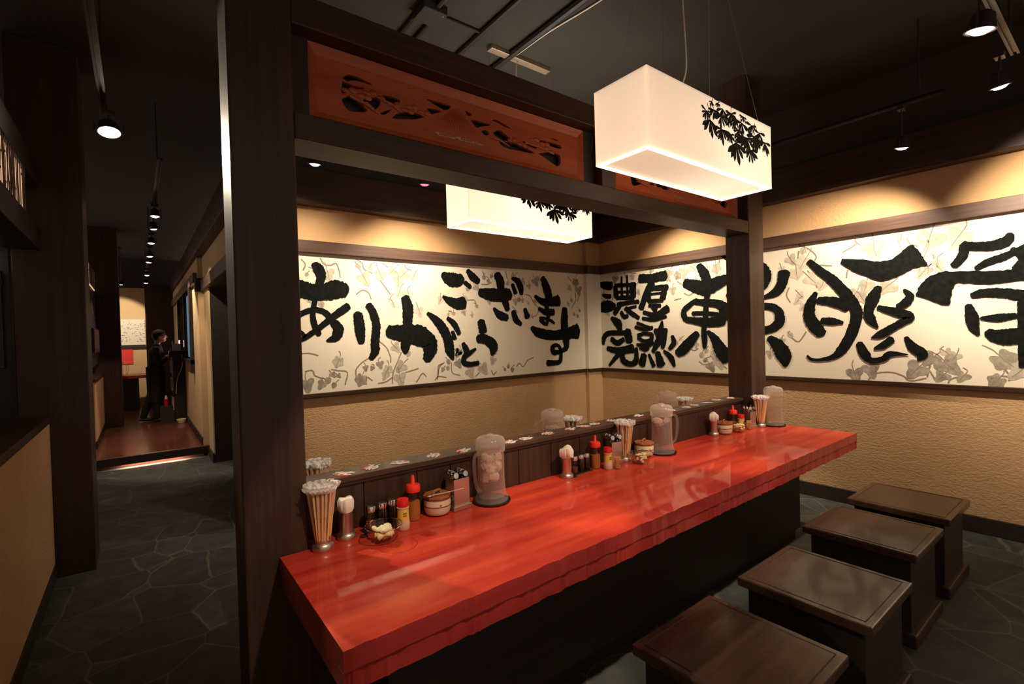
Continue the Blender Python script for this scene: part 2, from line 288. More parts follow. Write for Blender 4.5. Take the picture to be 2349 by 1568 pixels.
MURAL_BACK = {
 'strokes': [[[0.959,1.909,0.122],[1.05,1.896,0.144],[1.159,1.871,0.138],[1.264,1.872,0.142],[1.364,1.898,0.157],[1.441,1.889,0.122]],[[1.18,2.104,0.06],[1.217,2.057,0.097],[1.233,1.995,0.077],[1.215,1.936,0.064],[1.182,1.818,0.048],[1.164,1.735,0.044],[1.157,1.669,0.048],[1.17,1.594,0.052],[1.203,1.514,0.045]],[[1.011,1.652,0.047],[1.074,1.693,0.046],[1.138,1.718,0.045],[1.194,1.723,0.046],[1.266,1.694,0.053],[1.314,1.631,0.064],[1.363,1.558,0.093],[1.334,1.49,0.076],[1.263,1.462,0.021]],[[1.456,1.76,0.064],[1.401,1.72,0.067],[1.315,1.66,0.058],[1.222,1.585,0.049],[1.131,1.52,0.045],[1.064,1.48,0.039],[1.014,1.49,0.04],[0.985,1.539,0.038],[1.039,1.554,0.028],[1.092,1.504,0.036]],[[1.535,1.695,0.085],[1.546,1.599,0.094],[1.552,1.511,0.088],[1.56,1.436,0.058]],[[1.632,1.771,0.065],[1.672,1.705,0.075],[1.699,1.606,0.079],[1.696,1.526,0.079],[1.682,1.419,0.082],[1.684,1.365,0.079],[1.64,1.291,0.046]],[[1.988,1.847,0.086],[2.012,1.744,0.11],[2.005,1.632,0.099],[1.999,1.52,0.101],[1.975,1.39,0.096],[1.972,1.325,0.035]],[[1.807,1.533,0.114],[1.909,1.517,0.148],[2.029,1.505,0.179],[2.142,1.479,0.199],[2.231,1.414,0.157],[2.224,1.328,0.139],[2.187,1.248,0.079]],[[2.215,1.701,0.036],[2.308,1.631,0.084],[2.383,1.542,0.103],[2.43,1.443,0.106],[2.449,1.333,0.107],[2.481,1.242,0.028]],[[2.432,1.655,0.04],[2.51,1.59,0.066],[2.562,1.494,0.051]],[[2.484,1.521,0.04],[2.51,1.446,0.048]],[[2.39,2.082,0.064],[2.462,2.042,0.135],[2.548,2.031,0.14],[2.617,2.054,0.1]],[[2.388,1.866,0.026],[2.46,1.824,0.083],[2.551,1.796,0.116],[2.632,1.814,0.131]],[[2.681,2.137,0.053],[2.74,2.076,0.087],[2.814,2.028,0.069]],[[2.644,2.015,0.05],[2.712,1.967,0.051]],[[3.044,2.117,0.091],[3.088,2.045,0.109],[3.098,1.96,0.096],[3.135,1.865,0.1],[3.178,1.741,0.067]],[[2.82,1.919,0.084],[2.946,1.902,0.133],[3.076,1.897,0.144],[3.222,1.912,0.13]],[[3.251,2.085,0.035],[3.326,2.056,0.077],[3.366,1.991,0.085],[3.375,1.914,0.05]],[[3.253,2.02,0.048],[3.294,1.923,0.058]],[[2.995,1.755,0.036],[3.069,1.687,0.09],[3.172,1.655,0.078]],[[3.256,1.726,0.061],[3.287,1.638,0.081],[3.359,1.583,0.05]],[[3.418,1.755,0.049],[3.454,1.66,0.085]],[[3.692,2.112,0.075],[3.742,2.006,0.114],[3.777,1.903,0.112],[3.742,1.787,0.069],[3.766,1.695,0.062],[3.734,1.568,0.038]],[[3.572,1.898,0.044],[3.683,1.838,0.085],[3.821,1.837,0.104],[3.936,1.86,0.136]],[[3.623,1.763,0.043],[3.724,1.718,0.073],[3.852,1.721,0.084]],[[3.634,1.651,0.04],[3.722,1.646,0.037],[3.806,1.62,0.04],[3.856,1.59,0.032]],[[3.642,1.637,0.059],[3.697,1.591,0.05],[3.742,1.58,0.036]],[[4.026,1.767,0.081],[4.019,1.648,0.111],[4.014,1.518,0.114],[4.037,1.387,0.106],[4.034,1.303,0.076],[3.943,1.26,0.051],[3.835,1.255,0.071],[3.818,1.311,0.063],[3.882,1.338,0.045],[3.937,1.295,0.049],[3.944,1.189,0.058],[3.904,1.134,0.059],[3.727,1.136,0.072]],[[3.508,1.542,0.06],[3.625,1.484,0.117],[3.823,1.453,0.116],[4.016,1.464,0.131],[4.234,1.493,0.184]],[[2.602,1.398,0.046],[2.636,1.336,0.072],[2.641,1.295,0.062],[2.606,1.246,0.056],[2.608,1.205,0.059],[2.673,1.183,0.053],[2.783,1.19,0.047]],[[2.754,1.339,0.024],[2.689,1.303,0.045],[2.628,1.27,0.053]],[[2.829,1.624,0.094],[2.85,1.509,0.106]],[[2.779,1.443,0.088],[2.879,1.43,0.105],[2.967,1.375,0.119],[2.971,1.322,0.103],[2.95,1.265,0.032]]],
 'leaves': [[1.293,2.023,0.11,5],[1.12,2.014,0.037,6],[1.176,2.046,0.033,6],[1.604,2.005,0.124,5],[1.753,2.048,0.117,5],[1.554,2.116,0.053,5],[1.662,2.11,0.062,5],[1.869,2.082,0.083,5],[1.925,1.993,0.102,5],[1.977,2.06,0.13,5],[2.083,2.047,0.085,4],[1.931,1.891,0.102,4],[1.841,1.834,0.055,4],[2.021,1.876,0.084,4],[1.869,1.779,0.055,4],[2.129,1.717,0.095,3],[2.49,1.7,0.04,4],[2.359,1.827,0.069,3],[2.547,1.309,0.09,8],[1.353,1.284,0.102,6],[1.307,1.176,0.051,7],[1.353,1.164,0.043,7],[1.264,1.133,0.059,8],[1.21,1.099,0.075,8],[1.313,1.087,0.051,8],[1.095,1.109,0.115,7],[1.591,1.214,0.053,7],[1.651,1.21,0.045,7],[1.726,1.237,0.072,8],[1.801,1.187,0.091,6],[1.929,1.206,0.111,5],[1.548,1.115,0.114,7],[1.77,1.134,0.073,6],[1.915,1.096,0.12,5],[1.88,1.384,0.092,6],[2.003,1.323,0.056,5],[1.228,1.773,0.059,6],[1.129,1.8,0.041,5],[2.882,2.078,0.052,7],[2.938,2.044,0.047,8],[2.978,2.093,0.042,7],[2.785,1.97,0.083,5],[2.681,1.956,0.061,5],[3.272,2.108,0.076,6],[3.397,2.059,0.078,5],[3.488,2.007,0.067,6],[3.586,2.067,0.102,7],[3.631,2.092,0.068,6],[3.188,2.028,0.054,5],[3.291,1.835,0.077,6],[3.389,1.848,0.055,6],[3.34,1.858,0.055,8],[3.577,1.83,0.068,6],[3.474,1.817,0.034,6],[2.944,1.828,0.063,5],[2.648,1.853,0.061,4],[2.625,1.711,0.061,5],[2.508,1.7,0.04,5],[2.444,1.69,0.04,4],[2.72,1.681,0.041,5],[2.784,1.774,0.041,5],[2.36,1.846,0.059,3],[4.221,2.084,0.109,8],[4.117,2.008,0.072,6],[4.269,1.989,0.11,8],[3.527,1.666,0.039,5],[2.547,1.309,0.08,7],[2.429,1.225,0.054,8],[2.364,1.15,0.044,8],[2.421,1.161,0.044,8],[2.543,1.199,0.09,7],[2.682,1.099,0.112,5],[2.843,1.129,0.125,5],[2.967,1.206,0.084,6],[3.17,1.135,0.049,8],[3.122,1.101,0.038,8],[3.223,1.094,0.054,8],[4.277,1.746,0.043,9],[4.182,1.696,0.042,9],[4.24,1.678,0.049,9],[4.146,1.865,0.054,6],[4.094,1.816,0.048,6]],
 'tendrils': [[[1.232,2.154],[1.263,2.106],[1.312,2.101],[1.363,2.117],[1.386,2.054],[1.393,2.003]],[[1.081,2.135],[1.111,2.096],[1.093,2.045]],[[1.537,2.168],[1.59,2.136],[1.606,2.084],[1.678,2.053]],[[1.751,1.994],[1.797,1.933],[1.843,1.87]],[[1.775,2.149],[1.831,2.116]],[[1.99,2.154],[2.009,2.118],[2.059,2.102]],[[1.527,1.861],[1.582,1.898],[1.636,1.882],[1.662,1.821]],[[1.056,1.366],[1.126,1.363],[1.19,1.343]],[[1.082,1.217],[1.138,1.222],[1.16,1.178],[1.208,1.15],[1.23,1.098]],[[1.292,1.22],[1.35,1.207],[1.427,1.185],[1.406,1.083]],[[1.504,1.136],[1.506,1.206],[1.561,1.264],[1.635,1.304]],[[1.591,1.067],[1.602,1.129],[1.647,1.098]],[[1.702,1.067],[1.778,1.079],[1.837,1.111]],[[1.835,1.056],[1.848,1.156],[1.89,1.245],[1.933,1.336]],[[1.715,1.453],[1.788,1.388],[1.824,1.304],[1.827,1.249]],[[2.076,1.046],[2.141,1.126],[2.182,1.095]],[[2.3,1.057],[2.326,1.172],[2.383,1.218]],[[1.967,1.148],[2.038,1.162],[2.101,1.177]],[[2.273,1.049],[2.312,1.085],[2.401,1.069]],[[2.312,1.095],[2.315,1.182],[2.361,1.209]],[[2.462,1.213],[2.47,1.113],[2.562,1.077]],[[2.741,1.053],[2.792,1.091]],[[2.944,1.102],[2.969,1.058],[3.009,1.087]],[[3.28,1.123],[3.323,1.154],[3.378,1.117],[3.438,1.181],[3.526,1.21]],[[2.848,2.003],[2.924,2.006],[2.976,2.03]],[[2.671,1.833],[2.756,1.835],[2.778,1.774]],[[3.435,1.916],[3.506,1.896],[3.548,1.829],[3.62,1.762],[3.587,1.683],[3.513,1.671]],[[3.247,1.78],[3.314,1.715]],[[4.089,2.15],[4.154,2.093]],[[4.217,1.975],[4.213,1.866],[4.142,1.768]],[[4.322,2.027],[4.247,1.855]],[[2.865,2.139],[2.889,2.099]],[[3.165,2.156],[3.189,2.071]]],
}
MURAL_RIGHT = {
 'strokes': [[[4.163,2.071,0.056],[4.065,2.047,0.101],[3.97,2.03,0.107]],[[4.118,1.936,0.031],[4.054,1.913,0.062],[3.985,1.905,0.055]],[[4.178,1.778,0.101],[4.041,1.788,0.154],[3.923,1.781,0.073]],[[3.912,2.022,0.069],[3.896,1.888,0.074]],[[3.915,2.032,0.054],[3.616,2.015,0.046]],[[3.652,2.027,0.101],[3.646,1.869,0.087]],[[3.896,1.878,0.046],[3.635,1.868,0.064]],[[3.902,1.949,0.036],[3.647,1.936,0.035]],[[3.812,2.126,0.027],[3.812,1.875,0.045]],[[3.729,2.135,0.027],[3.728,1.875,0.044]],[[3.883,1.797,0.061],[3.724,1.81,0.053],[3.568,1.814,0.049]],[[3.821,1.816,0.064],[3.933,1.69,0.072]],[[3.778,1.736,0.034],[3.606,1.761,0.038]],[[3.755,1.764,0.034],[3.72,1.715,0.061],[3.57,1.622,0.051]],[[3.832,1.709,0.049],[3.789,1.651,0.056],[3.729,1.656,0.048]],[[3.55,2.08,0.103],[3.378,2.063,0.099],[3.198,2.074,0.116]],[[3.366,2.015,0.078],[3.436,1.943,0.081],[3.539,1.728,0.076]],[[3.436,1.949,0.062],[3.179,1.944,0.066]],[[3.208,1.955,0.071],[3.247,1.821,0.078]],[[3.417,1.885,0.032],[3.238,1.886,0.031]],[[3.44,1.809,0.048],[3.241,1.804,0.046]],[[3.425,1.953,0.068],[3.433,1.812,0.068]],[[3.427,1.759,0.045],[3.275,1.749,0.044]],[[3.354,1.745,0.105],[3.342,1.672,0.039]],[[3.505,1.686,0.044],[3.337,1.646,0.065],[3.179,1.712,0.091]],[[3.521,1.618,0.04],[3.365,1.597,0.047],[3.201,1.624,0.033]],[[3.982,1.644,0.047],[3.883,1.573,0.109],[3.847,1.488,0.067]],[[4.138,1.332,0.068],[4.057,1.449,0.067],[3.764,1.46,0.059]],[[3.749,1.485,0.118],[3.716,1.349,0.103]],[[3.99,1.387,0.066],[3.898,1.338,0.073],[3.797,1.379,0.062]],[[4.058,1.27,0.063],[3.877,1.244,0.085],[3.664,1.272,0.106]],[[3.886,1.204,0.071],[4.033,1.06,0.035]],[[3.84,1.223,0.076],[3.805,1.122,0.084],[3.701,1.089,0.065],[3.627,1.132,0.076],[3.616,1.278,0.043]],[[3.6,1.569,0.038],[3.448,1.518,0.034],[3.38,1.51,0.025]],[[3.627,1.523,0.038],[3.504,1.493,0.046],[3.387,1.508,0.045]],[[3.59,1.418,0.053],[3.505,1.443,0.044],[3.389,1.432,0.047]],[[3.396,1.432,0.056],[3.404,1.37,0.054]],[[3.591,1.4,0.046],[3.508,1.359,0.042],[3.404,1.37,0.043]],[[3.608,1.319,0.035],[3.481,1.305,0.063],[3.378,1.341,0.046]],[[3.573,1.273,0.023],[3.482,1.271,0.07],[3.447,1.324,0.049]],[[3.257,1.575,0.026],[3.275,1.485,0.075],[3.318,1.352,0.083],[3.388,1.234,0.045]],[[3.361,1.467,0.062],[3.198,1.474,0.049]],[[3.208,1.483,0.044],[3.24,1.363,0.064],[3.261,1.28,0.051]],[[3.342,1.442,0.078],[3.276,1.441,0.055]],[[3.131,1.411,0.044],[3.116,1.335,0.061],[3.172,1.269,0.045]],[[3.508,1.204,0.084],[3.546,1.088,0.098]],[[3.443,1.207,0.034],[3.379,1.076,0.056]],[[3.328,1.229,0.072],[3.283,1.09,0.115]],[[3.243,1.25,0.03],[3.156,1.176,0.071],[3.114,1.085,0.037]],[[2.804,2.133,0.068],[2.745,2.043,0.105],[2.716,1.949,0.097],[2.714,1.827,0.066],[2.724,1.766,0.055],[2.738,1.624,0.058],[2.758,1.472,0.058],[2.755,1.359,0.064],[2.757,1.282,0.039]],[[2.97,1.969,0.094],[2.838,1.92,0.133],[2.726,1.894,0.154],[2.607,1.928,0.134],[2.512,1.957,0.101],[2.431,1.968,0.069]],[[2.829,1.784,0.038],[2.923,1.726,0.058],[2.984,1.669,0.062],[2.974,1.599,0.068],[2.916,1.56,0.048]],[[2.858,1.764,0.057],[2.752,1.746,0.071],[2.622,1.727,0.084],[2.539,1.674,0.106],[2.557,1.571,0.115]],[[2.939,1.58,0.058],[2.779,1.552,0.092],[2.647,1.544,0.101],[2.541,1.557,0.104]],[[2.885,1.642,0.044],[2.754,1.638,0.041],[2.603,1.618,0.045]],[[2.832,1.437,0.065],[2.921,1.344,0.11],[3.012,1.259,0.116],[3.08,1.221,0.077]],[[2.717,1.452,0.037],[2.641,1.368,0.095],[2.579,1.258,0.141],[2.508,1.189,0.164]],[[2.59,2.259,0.07],[2.429,2.151,0.102],[2.287,2.097,0.1],[2.174,2.036,0.096],[2.132,1.952,0.108],[2.144,1.863,0.068],[2.179,1.815,0.029]],[[2.499,1.802,0.071],[2.341,1.766,0.069],[2.203,1.749,0.04],[2.136,1.755,0.04],[2.037,1.795,0.084],[1.988,1.87,0.092],[1.966,1.966,0.106]],[[2.391,1.675,0.071],[2.17,1.673,0.062],[2.061,1.649,0.071],[2.015,1.586,0.084],[2.032,1.498,0.087],[2.141,1.451,0.073],[2.384,1.451,0.077]],[[2.277,1.448,0.081],[2.281,1.263,0.081],[2.342,1.169,0.069]],[[2.11,1.377,0.061],[2.036,1.309,0.115],[1.985,1.216,0.138],[1.974,1.123,0.042]],[[1.764,2.031,0.048],[1.685,1.943,0.068],[1.577,1.838,0.081],[1.491,1.72,0.087],[1.424,1.596,0.086],[1.43,1.497,0.081],[1.474,1.369,0.079],[1.533,1.269,0.072],[1.596,1.212,0.044],[1.698,1.186,0.026],[1.764,1.191,0.026],[1.791,1.219,0.019]],[[1.715,1.759,0.034],[1.756,1.668,0.078],[1.769,1.563,0.094],[1.731,1.477,0.109],[1.675,1.403,0.083]],[[1.699,1.69,0.057],[1.598,1.675,0.082],[1.475,1.629,0.097]],[[1.674,1.517,0.054],[1.6,1.509,0.063],[1.518,1.496,0.025]],['P',[1.521,2.008],[1.503,2.019],[1.377,1.991],[1.256,1.962],[1.186,1.971],[1.125,2.014],[1.066,2.059],[1.03,2.022],[0.999,1.959],[0.968,1.896],[1.01,1.895],[1.068,1.877],[1.142,1.84],[1.242,1.809],[1.313,1.835],[1.42,1.896],[1.513,1.967]],[[1.27,1.764,0.047],[1.307,1.685,0.088],[1.34,1.581,0.066],[1.326,1.513,0.071],[1.283,1.449,0.021]],[[1.277,1.606,0.035],[1.184,1.571,0.062],[1.101,1.538,0.07],[1.083,1.512,0.058],[1.124,1.486,0.055],[1.185,1.446,0.055],[1.264,1.394,0.06],[1.324,1.368,0.011]],[[1.112,1.73,0.019],[1.078,1.677,0.052],[1.111,1.624,0.062],[1.156,1.604,0.037]],[[1.19,1.358,0.052],[1.249,1.309,0.052],[1.305,1.282,0.02]],[[1.107,1.37,0.028],[1.068,1.3,0.066],[1.014,1.246,0.074],[1.033,1.198,0.022]],[[1.407,1.329,0.048],[1.371,1.241,0.074],[1.331,1.191,0.048],[1.25,1.203,0.044],[1.203,1.243,0.045],[1.094,1.24,0.007]],[[0.78,2.013,0.057],[0.736,1.996,0.06],[0.638,1.982,0.067],[0.568,2.001,0.07],[0.542,2.047,0.037]],[[0.771,2.011,0.052],[0.782,1.936,0.057],[0.827,1.869,0.049]],[[0.713,1.838,0.032],[0.651,1.876,0.049],[0.58,1.899,0.05],[0.523,1.927,0.04],[0.472,1.947,0.047]],[[0.537,1.949,0.028],[0.484,1.877,0.052],[0.518,1.809,0.051]],[[0.495,1.919,0.04],[0.414,1.844,0.046]],['P',[1.041,1.683],[1.025,1.741],[0.969,1.807],[0.9,1.837],[0.827,1.836],[0.64,1.816],[0.547,1.813],[0.479,1.844],[0.398,1.849],[0.398,1.732],[0.524,1.734],[0.641,1.723],[0.764,1.744],[0.82,1.743],[0.842,1.667],[0.861,1.594],[0.937,1.628]],[[0.736,1.654,0.042],[0.672,1.668,0.06],[0.582,1.66,0.063],[0.508,1.64,0.071],[0.421,1.632,0.063]],[[0.489,1.638,0.053],[0.493,1.478,0.05],[0.494,1.318,0.045],[0.501,1.169,0.028]],[[0.754,1.591,0.038],[0.738,1.505,0.071],[0.728,1.437,0.061],[0.706,1.381,0.02]],[[0.692,1.495,0.021],[0.613,1.495,0.054],[0.524,1.505,0.036]],[[0.662,1.397,0.056],[0.597,1.367,0.1],[0.508,1.374,0.105]]],
 'leaves': [[3.912,2.107,0.097,7],[3.656,2.109,0.082,6],[3.389,2.147,0.067,6],[3.157,2.091,0.098,6],[3.052,2.058,0.096,9],[2.973,2.081,0.116,5],[2.879,2.121,0.093,6],[2.614,2.078,0.11,6],[3.118,1.903,0.086,5],[3.165,2.027,0.065,5],[3.576,1.921,0.069,5],[4.105,1.842,0.074,6],[4.036,1.702,0.062,5],[2.852,1.308,0.063,6],[2.741,1.256,0.056,6],[2.792,1.21,0.062,6],[2.754,1.159,0.051,7],[2.69,1.094,0.102,8],[2.603,1.137,0.12,6],[2.644,1.197,0.081,6],[2.654,1.267,0.091,4],[3.039,1.377,0.043,4],[3.077,1.34,0.043,4],[2.71,2.11,0.051,4],[1.912,2.068,0.097,5],[1.808,2.032,0.138,4],[1.811,2.128,0.063,5],[1.869,1.944,0.118,4],[1.753,1.878,0.115,4],[1.664,1.827,0.093,4],[1.838,1.748,0.064,4],[1.863,1.696,0.064,4],[1.82,1.64,0.064,3],[1.991,1.996,0.055,4],[1.298,2.078,0.163,5],[1.132,2.052,0.102,4],[0.966,2.07,0.178,6],[0.805,2.069,0.146,4],[0.981,1.992,0.107,4],[0.916,1.903,0.075,6],[0.9,1.856,0.062,5],[0.969,1.856,0.054,7],[1.004,1.842,0.081,5],[1.018,1.871,0.054,6],[1.219,1.764,0.132,5],[1.355,1.781,0.107,6],[1.431,1.725,0.089,5],[1.381,1.681,0.078,5],[1.929,1.402,0.054,5],[2.107,1.231,0.079,6],[1.998,1.353,0.055,5],[1.44,1.076,0.119,7],[1.332,1.115,0.117,7],[1.048,1.127,0.137,7],[0.962,1.211,0.108,7],[0.867,1.169,0.141,8],[0.902,1.088,0.089,8],[0.79,1.089,0.078,8],[0.873,1.257,0.062,6],[0.827,1.231,0.07,6],[0.581,1.211,0.148,7],[0.513,1.132,0.113,6],[0.62,1.069,0.1,7],[0.473,1.198,0.096,6]],
 'tendrils': [[[3.773,2.175],[3.745,2.101]],[[3.67,2.151],[3.598,2.143]],[[3.429,2.18],[3.349,2.159]],[[2.58,2.163],[2.581,2.133],[2.624,2.109]],[[3.06,1.995],[3.012,1.958]],[[2.979,1.859],[2.921,1.833],[2.862,1.86]],[[3.102,1.794],[3.016,1.809]],[[3.601,2.016],[3.544,2.056]],[[4.106,2.041],[4.093,1.941]],[[3.933,1.952],[3.967,1.857]],[[2.958,1.286],[2.877,1.255],[2.83,1.276]],[[2.822,1.142],[2.767,1.112],[2.657,1.136]],[[2.583,1.118],[2.521,1.08]],[[2.698,1.206],[2.656,1.166]],[[1.845,2.186],[1.758,2.13],[1.711,2.071],[1.721,2.031]],[[1.846,2.133],[1.857,2.049]],[[1.78,1.954],[1.733,1.886],[1.706,1.8]],[[1.684,1.989],[1.629,1.977],[1.593,1.972]],[[1.424,2.167],[1.416,2.136],[1.359,2.088]],[[1.511,2.072],[1.45,2.102],[1.416,2.126]],[[1.123,2.152],[1.131,2.098]],[[1.094,2.119],[1.073,2.07],[1.03,2.045]],[[1.489,1.859],[1.479,1.918],[1.436,1.942]],[[1.932,1.821],[1.954,1.757],[1.924,1.69]],[[1.92,1.375],[1.86,1.342],[1.799,1.426]],[[1.349,1.036],[1.3,1.088],[1.205,1.101],[1.129,1.077],[1.086,1.042],[0.992,1.066]],[[0.962,1.184],[0.977,1.12],[0.985,1.075]],[[0.97,1.121],[0.936,1.051]],[[0.869,1.037],[0.855,1.064],[0.822,1.083]],[[0.581,1.153],[0.564,1.121]],[[0.599,1.103],[0.564,1.097],[0.559,1.072]],[[0.933,1.923],[0.946,1.996]],[[0.873,1.239],[0.874,1.213]]],
}
# ---------------------------------------------------------------- the setting
YB, XR, ZC = 4.22, 4.62, 3.40
struct(MB().box(-4.0, 4.75, -1.6, 7.53, -.05, 0).build('floor', M_floor))
struct(MB().box(-2.2, .71, 7.53, 14.0, -.05, .137).box(-2.2, .71, 7.46, 7.53, .115, .137).build('floor_platform', M_platform, bev=.004))
struct(MB().box(-4.0, 4.75, -1.6, 14.2, ZC, ZC+.05).build('ceiling', M_ceiling))
struct(MB().box(.72, 4.75, YB, YB+.13, 0, 2.62).build('wall_back', M_plaster))
struct(MB().box(.72, 4.75, YB, YB+.13, 2.62, ZC).build('wall_back_upper', M_blackpaint))
struct(MB().box(XR, XR+.13, -1.6, YB, 0, 2.62).build('wall_right', M_plaster))
struct(MB().box(XR, XR+.13, -1.6, YB, 2.62, ZC).build('wall_right_upper', M_blackpaint))
struct(MB().box(4.375, XR, 4.165, YB, 0, 2.58).build('wall_corner_column', M_plaster, bev=.004))
struct(MB().box(XR-.02, XR, -1.6, 4.165, 0, .115).build('baseboard_right', M_blackwood, bev=.003))
struct(MB().box(.72, 4.375, YB-.02, YB, 0, .115).build('baseboard_back', M_blackwood, bev=.003))
n = 0
for args, M in (((.72, 4.36, YB-.055, YB, 2.19, 2.29), M_trimx), ((XR-.055, XR, -1.6, 4.15, 2.19, 2.29), M_trimy),
                ((4.345, XR-.055, 4.11, 4.165, 2.19, 2.29), M_trimx),
                ((.72, 4.36, YB-.035, YB, .995, 1.03), M_wx), ((XR-.035, XR, -1.6, 4.15, .995, 1.03), M_wy), ((4.355, XR-.035, 4.13, 4.165, .995, 1.03), M_wx),
                ((.72, 4.62, YB-.13, YB, 2.575, 2.86), M_wx), ((XR-.12, XR, -1.6, YB-.13, 2.585, 2.86), M_wy)):
    n += 1; struct(MB().box(*args).build('trim_%d' % n, M, bev=.004))

# corridor: right-hand wall with lintel over the passage, far room
struct(MB().box(.645, .84, 7.53, 13.6, 0, 2.59).build('wall_corridor', M_plain))
struct(MB().box(.71, 2.6, 7.0, 7.53, 0, 2.28).build('wall_passage', M_blackwood))
struct(MB().box(.705, .72, 6.99, 7.53, .1, 2.15).build('wall_passage_face', M_plain))
struct(MB().box(.70, .86, 4.35, 7.53, 2.29, 2.59).build('wall_lintel', M_plain))
for args, M in (((.67, .88, 4.35, 7.5, 2.15, 2.29), M_trimy), ((.60, .645, 7.6, 13.6, 2.27, 2.40), M_trimy), ((.60, .86, 4.35, 13.6, 2.59, 2.85), M_wy),
                ((.615, .70, 7.5, 7.62, 2.15, 2.32), M_wz), ((.63, .645, 7.55, 13.6, .137, .24), M_blackwood), ((.69, .71, 6.98, 7.53, 0, .12), M_blackwood)):
    n += 1; struct(MB().box(*args).build('trim_%d' % n, M, bev=.004))
struct(MB().box(-2.2, .84, 13.8, 13.95, 0, 2.75).build('wall_far', M_plain))
struct(MB().box(-2.2, .84, 13.8, 13.95, 2.75, ZC).build('wall_far_upper', M_blackpaint))
struct(MB().box(.15, .645, 13.0, 13.1, .137, 2.75).build('wall_far_partition', M_wz))
n += 1; struct(MB().box(-2.2, .15, 13.76, 13.8, 1.40, 1.475).build('trim_%d' % n, M_blackwood))
# window with dark panes in the corridor wall
w = struct(MB().box(.60, .66, 8.35, 8.47, 1.05, 2.27).box(.60, .66, 10.9, 11.0, 1.2, 2.27).box(.60, .66, 8.35, 11.0, 1.17, 1.24).box(.61, .655, 9.6, 9.66, 1.24, 2.27).build('window_1', M_blackwood, bev=.003))
MB().box(.628, .644, 8.47, 10.9, 1.24, 2.27).build('window_pane', M_window, w)
MB().box(.622, .6265, 8.60, 9.1, 1.27, 2.2).build('painted_reflection', M_blueglow, w)  # glowing plate painting the blue reflection on the glass

# ---------------------------------------------------------------- left side of the corridor
def halfwall(y0, y1, z0, lab):
    t = thing('half_wall', lab, 'partition', (-.52, (y0+y1)/2, z0), group='stucco half walls along the corridor'); h = (y1-y0)/2
    MB().box(-.06, .063, -h, h, .1, 1.0-z0).build('stucco_panel', M_plaster, t)
    MB().box(-.08, .075, -h, h, 1.0-z0, 1.045-z0).build('cap', M_wy, t, bev=.004)
    MB().box(-.06, .07, -h, h, 0, .1).build('skirting', M_blackwood, t, bev=.003)
halfwall(-.6, 4.23, 0, 'stucco half wall with dark wooden cap at the near left of the aisle')
halfwall(8.3, 10.3, .137, 'pale stucco half wall on the raised wooden floor down the corridor')
def post(x0, x1, y0, y1, z0, z1, lab, g=None):
    return tag(MB().box(x0, x1, y0, y1, z0, z1).build('wooden_post', M_wz, bev=.006), lab, 'post', g)
post(-.60, -.26, 4.235, 4.60, 0, ZC, 'thick dark wooden post at the far end of the near half wall')
post(-.62, -.22, 10.32, 10.72, .137, ZC, 'dark wooden post at the far end of the corridor half wall')
tag(MB().box(-.62, -.462, -1.0, 4.235, 2.47, 2.62).build('wooden_beam', M_blackwood, bev=.005), 'dark wooden beam above the backlit reed panel on the left', 'beam')
tag(MB().box(-.62, -.462, -1.0, 4.235, 2.08, 2.225).build('wooden_beam', M_blackwood, bev=.005), 'dark wooden beam under the backlit reed panel on the left', 'beam')
def reeds(y0, y1, z0, z1, lab):
    t = thing('reed_panel', lab, 'panel', (-.47, (y0+y1)/2, z0)); h = (y1-y0)/2; H = z1-z0
    MB().box(-.018, -.010, -h, h, 0, H).build('backlit_sheet', M_lit, t)
    r = MB(); y = -h; R = random.Random(3)
    while y < h:
        d = R.choice([.004, .005, .007, .010]); yy = y+d
        r.tube([(.002, yy, 0), (.002+R.uniform(-.003, .003), yy+R.uniform(-.006, .006), H*.5), (.002, yy+R.uniform(-.004, .004), H)], d*.38, 6)
        for k in range(R.choice([0, 1, 1])):
            zz = R.uniform(.05, .95)*H; r.ball((.002, yy, zz), (d*1.0, d*1.0, .009), 6)
        y += d*2+R.choice([.010, .018, .028, .036])
    r.build('reeds', M_wz, t)
reeds(-.2, 3.80, 2.225, 2.47, 'backlit reed screen between two beams at upper left')
reeds(8.32, 9.5, 2.29, 2.57, 'small lit reed panel high beyond the left corridor post')
struct(MB().box(-.60, -.50, 8.3, 10.32, 1.05+.137, 2.29).build('wall_corridor_left', M_blackwood))
t = thing('framed_picture', 'small brown framed picture above the corridor half wall', 'picture', (-.48, 9.2, 1.38))
MB().box(-.02, .02, -.55, .55, 0, .34).build('frame', M_wy, t, bev=.004); MB().box(.018, .024, -.5, .5, .04, .30).build('print', M_trimy, t)
n += 1; struct(MB().box(-2.2, .71, 7.448, 7.462, .045, .137).build('trim_%d' % n, M_blackwood))
struct(MB().box(-2.75, -2.62, -1.6, 4.42, 0, ZC).build('added_wall_left', M_blackpaint))  # unseen wall added to block world light from the left
# dim booth behind the near half wall
struct(MB().box(-2.6, -.62, 4.30, 4.42, 0, 2.2).build('wall_left_booth', M_blackwood))
t = thing('booth_table', 'dark table with a shiny edge inside the left booth', 'table', (-1.25, 2.6, 0))
MB().box(-.55, .45, -.9, .9, .70, .76).build('tabletop', M_stool, t, bev=.006); MB().box(-.4, .3, -.7, .7, 0, .70).build('pedestal', M_blackwood, t)
t = thing('carved_screen', 'dim carved wooden screen at the back of the left booth', 'screen', (-1.5, 4.28, 1.35))
MB().box(-.8, .85, -.02, .02, 0, .08).box(-.8, .85, -.02, .02, .52, .60).box(.78, .85, -.02, .02, .08, .52).box(-.8, -.73, -.02, .02, .08, .52).build('frame', M_wx, t, bev=.004)
c = MB(); R = random.Random(5)
for i in range(60): c.ball((R.uniform(-.7, .75), -.006, R.uniform(.1, .5)), (R.uniform(.02, .06), .012, R.uniform(.01, .03)), 8)
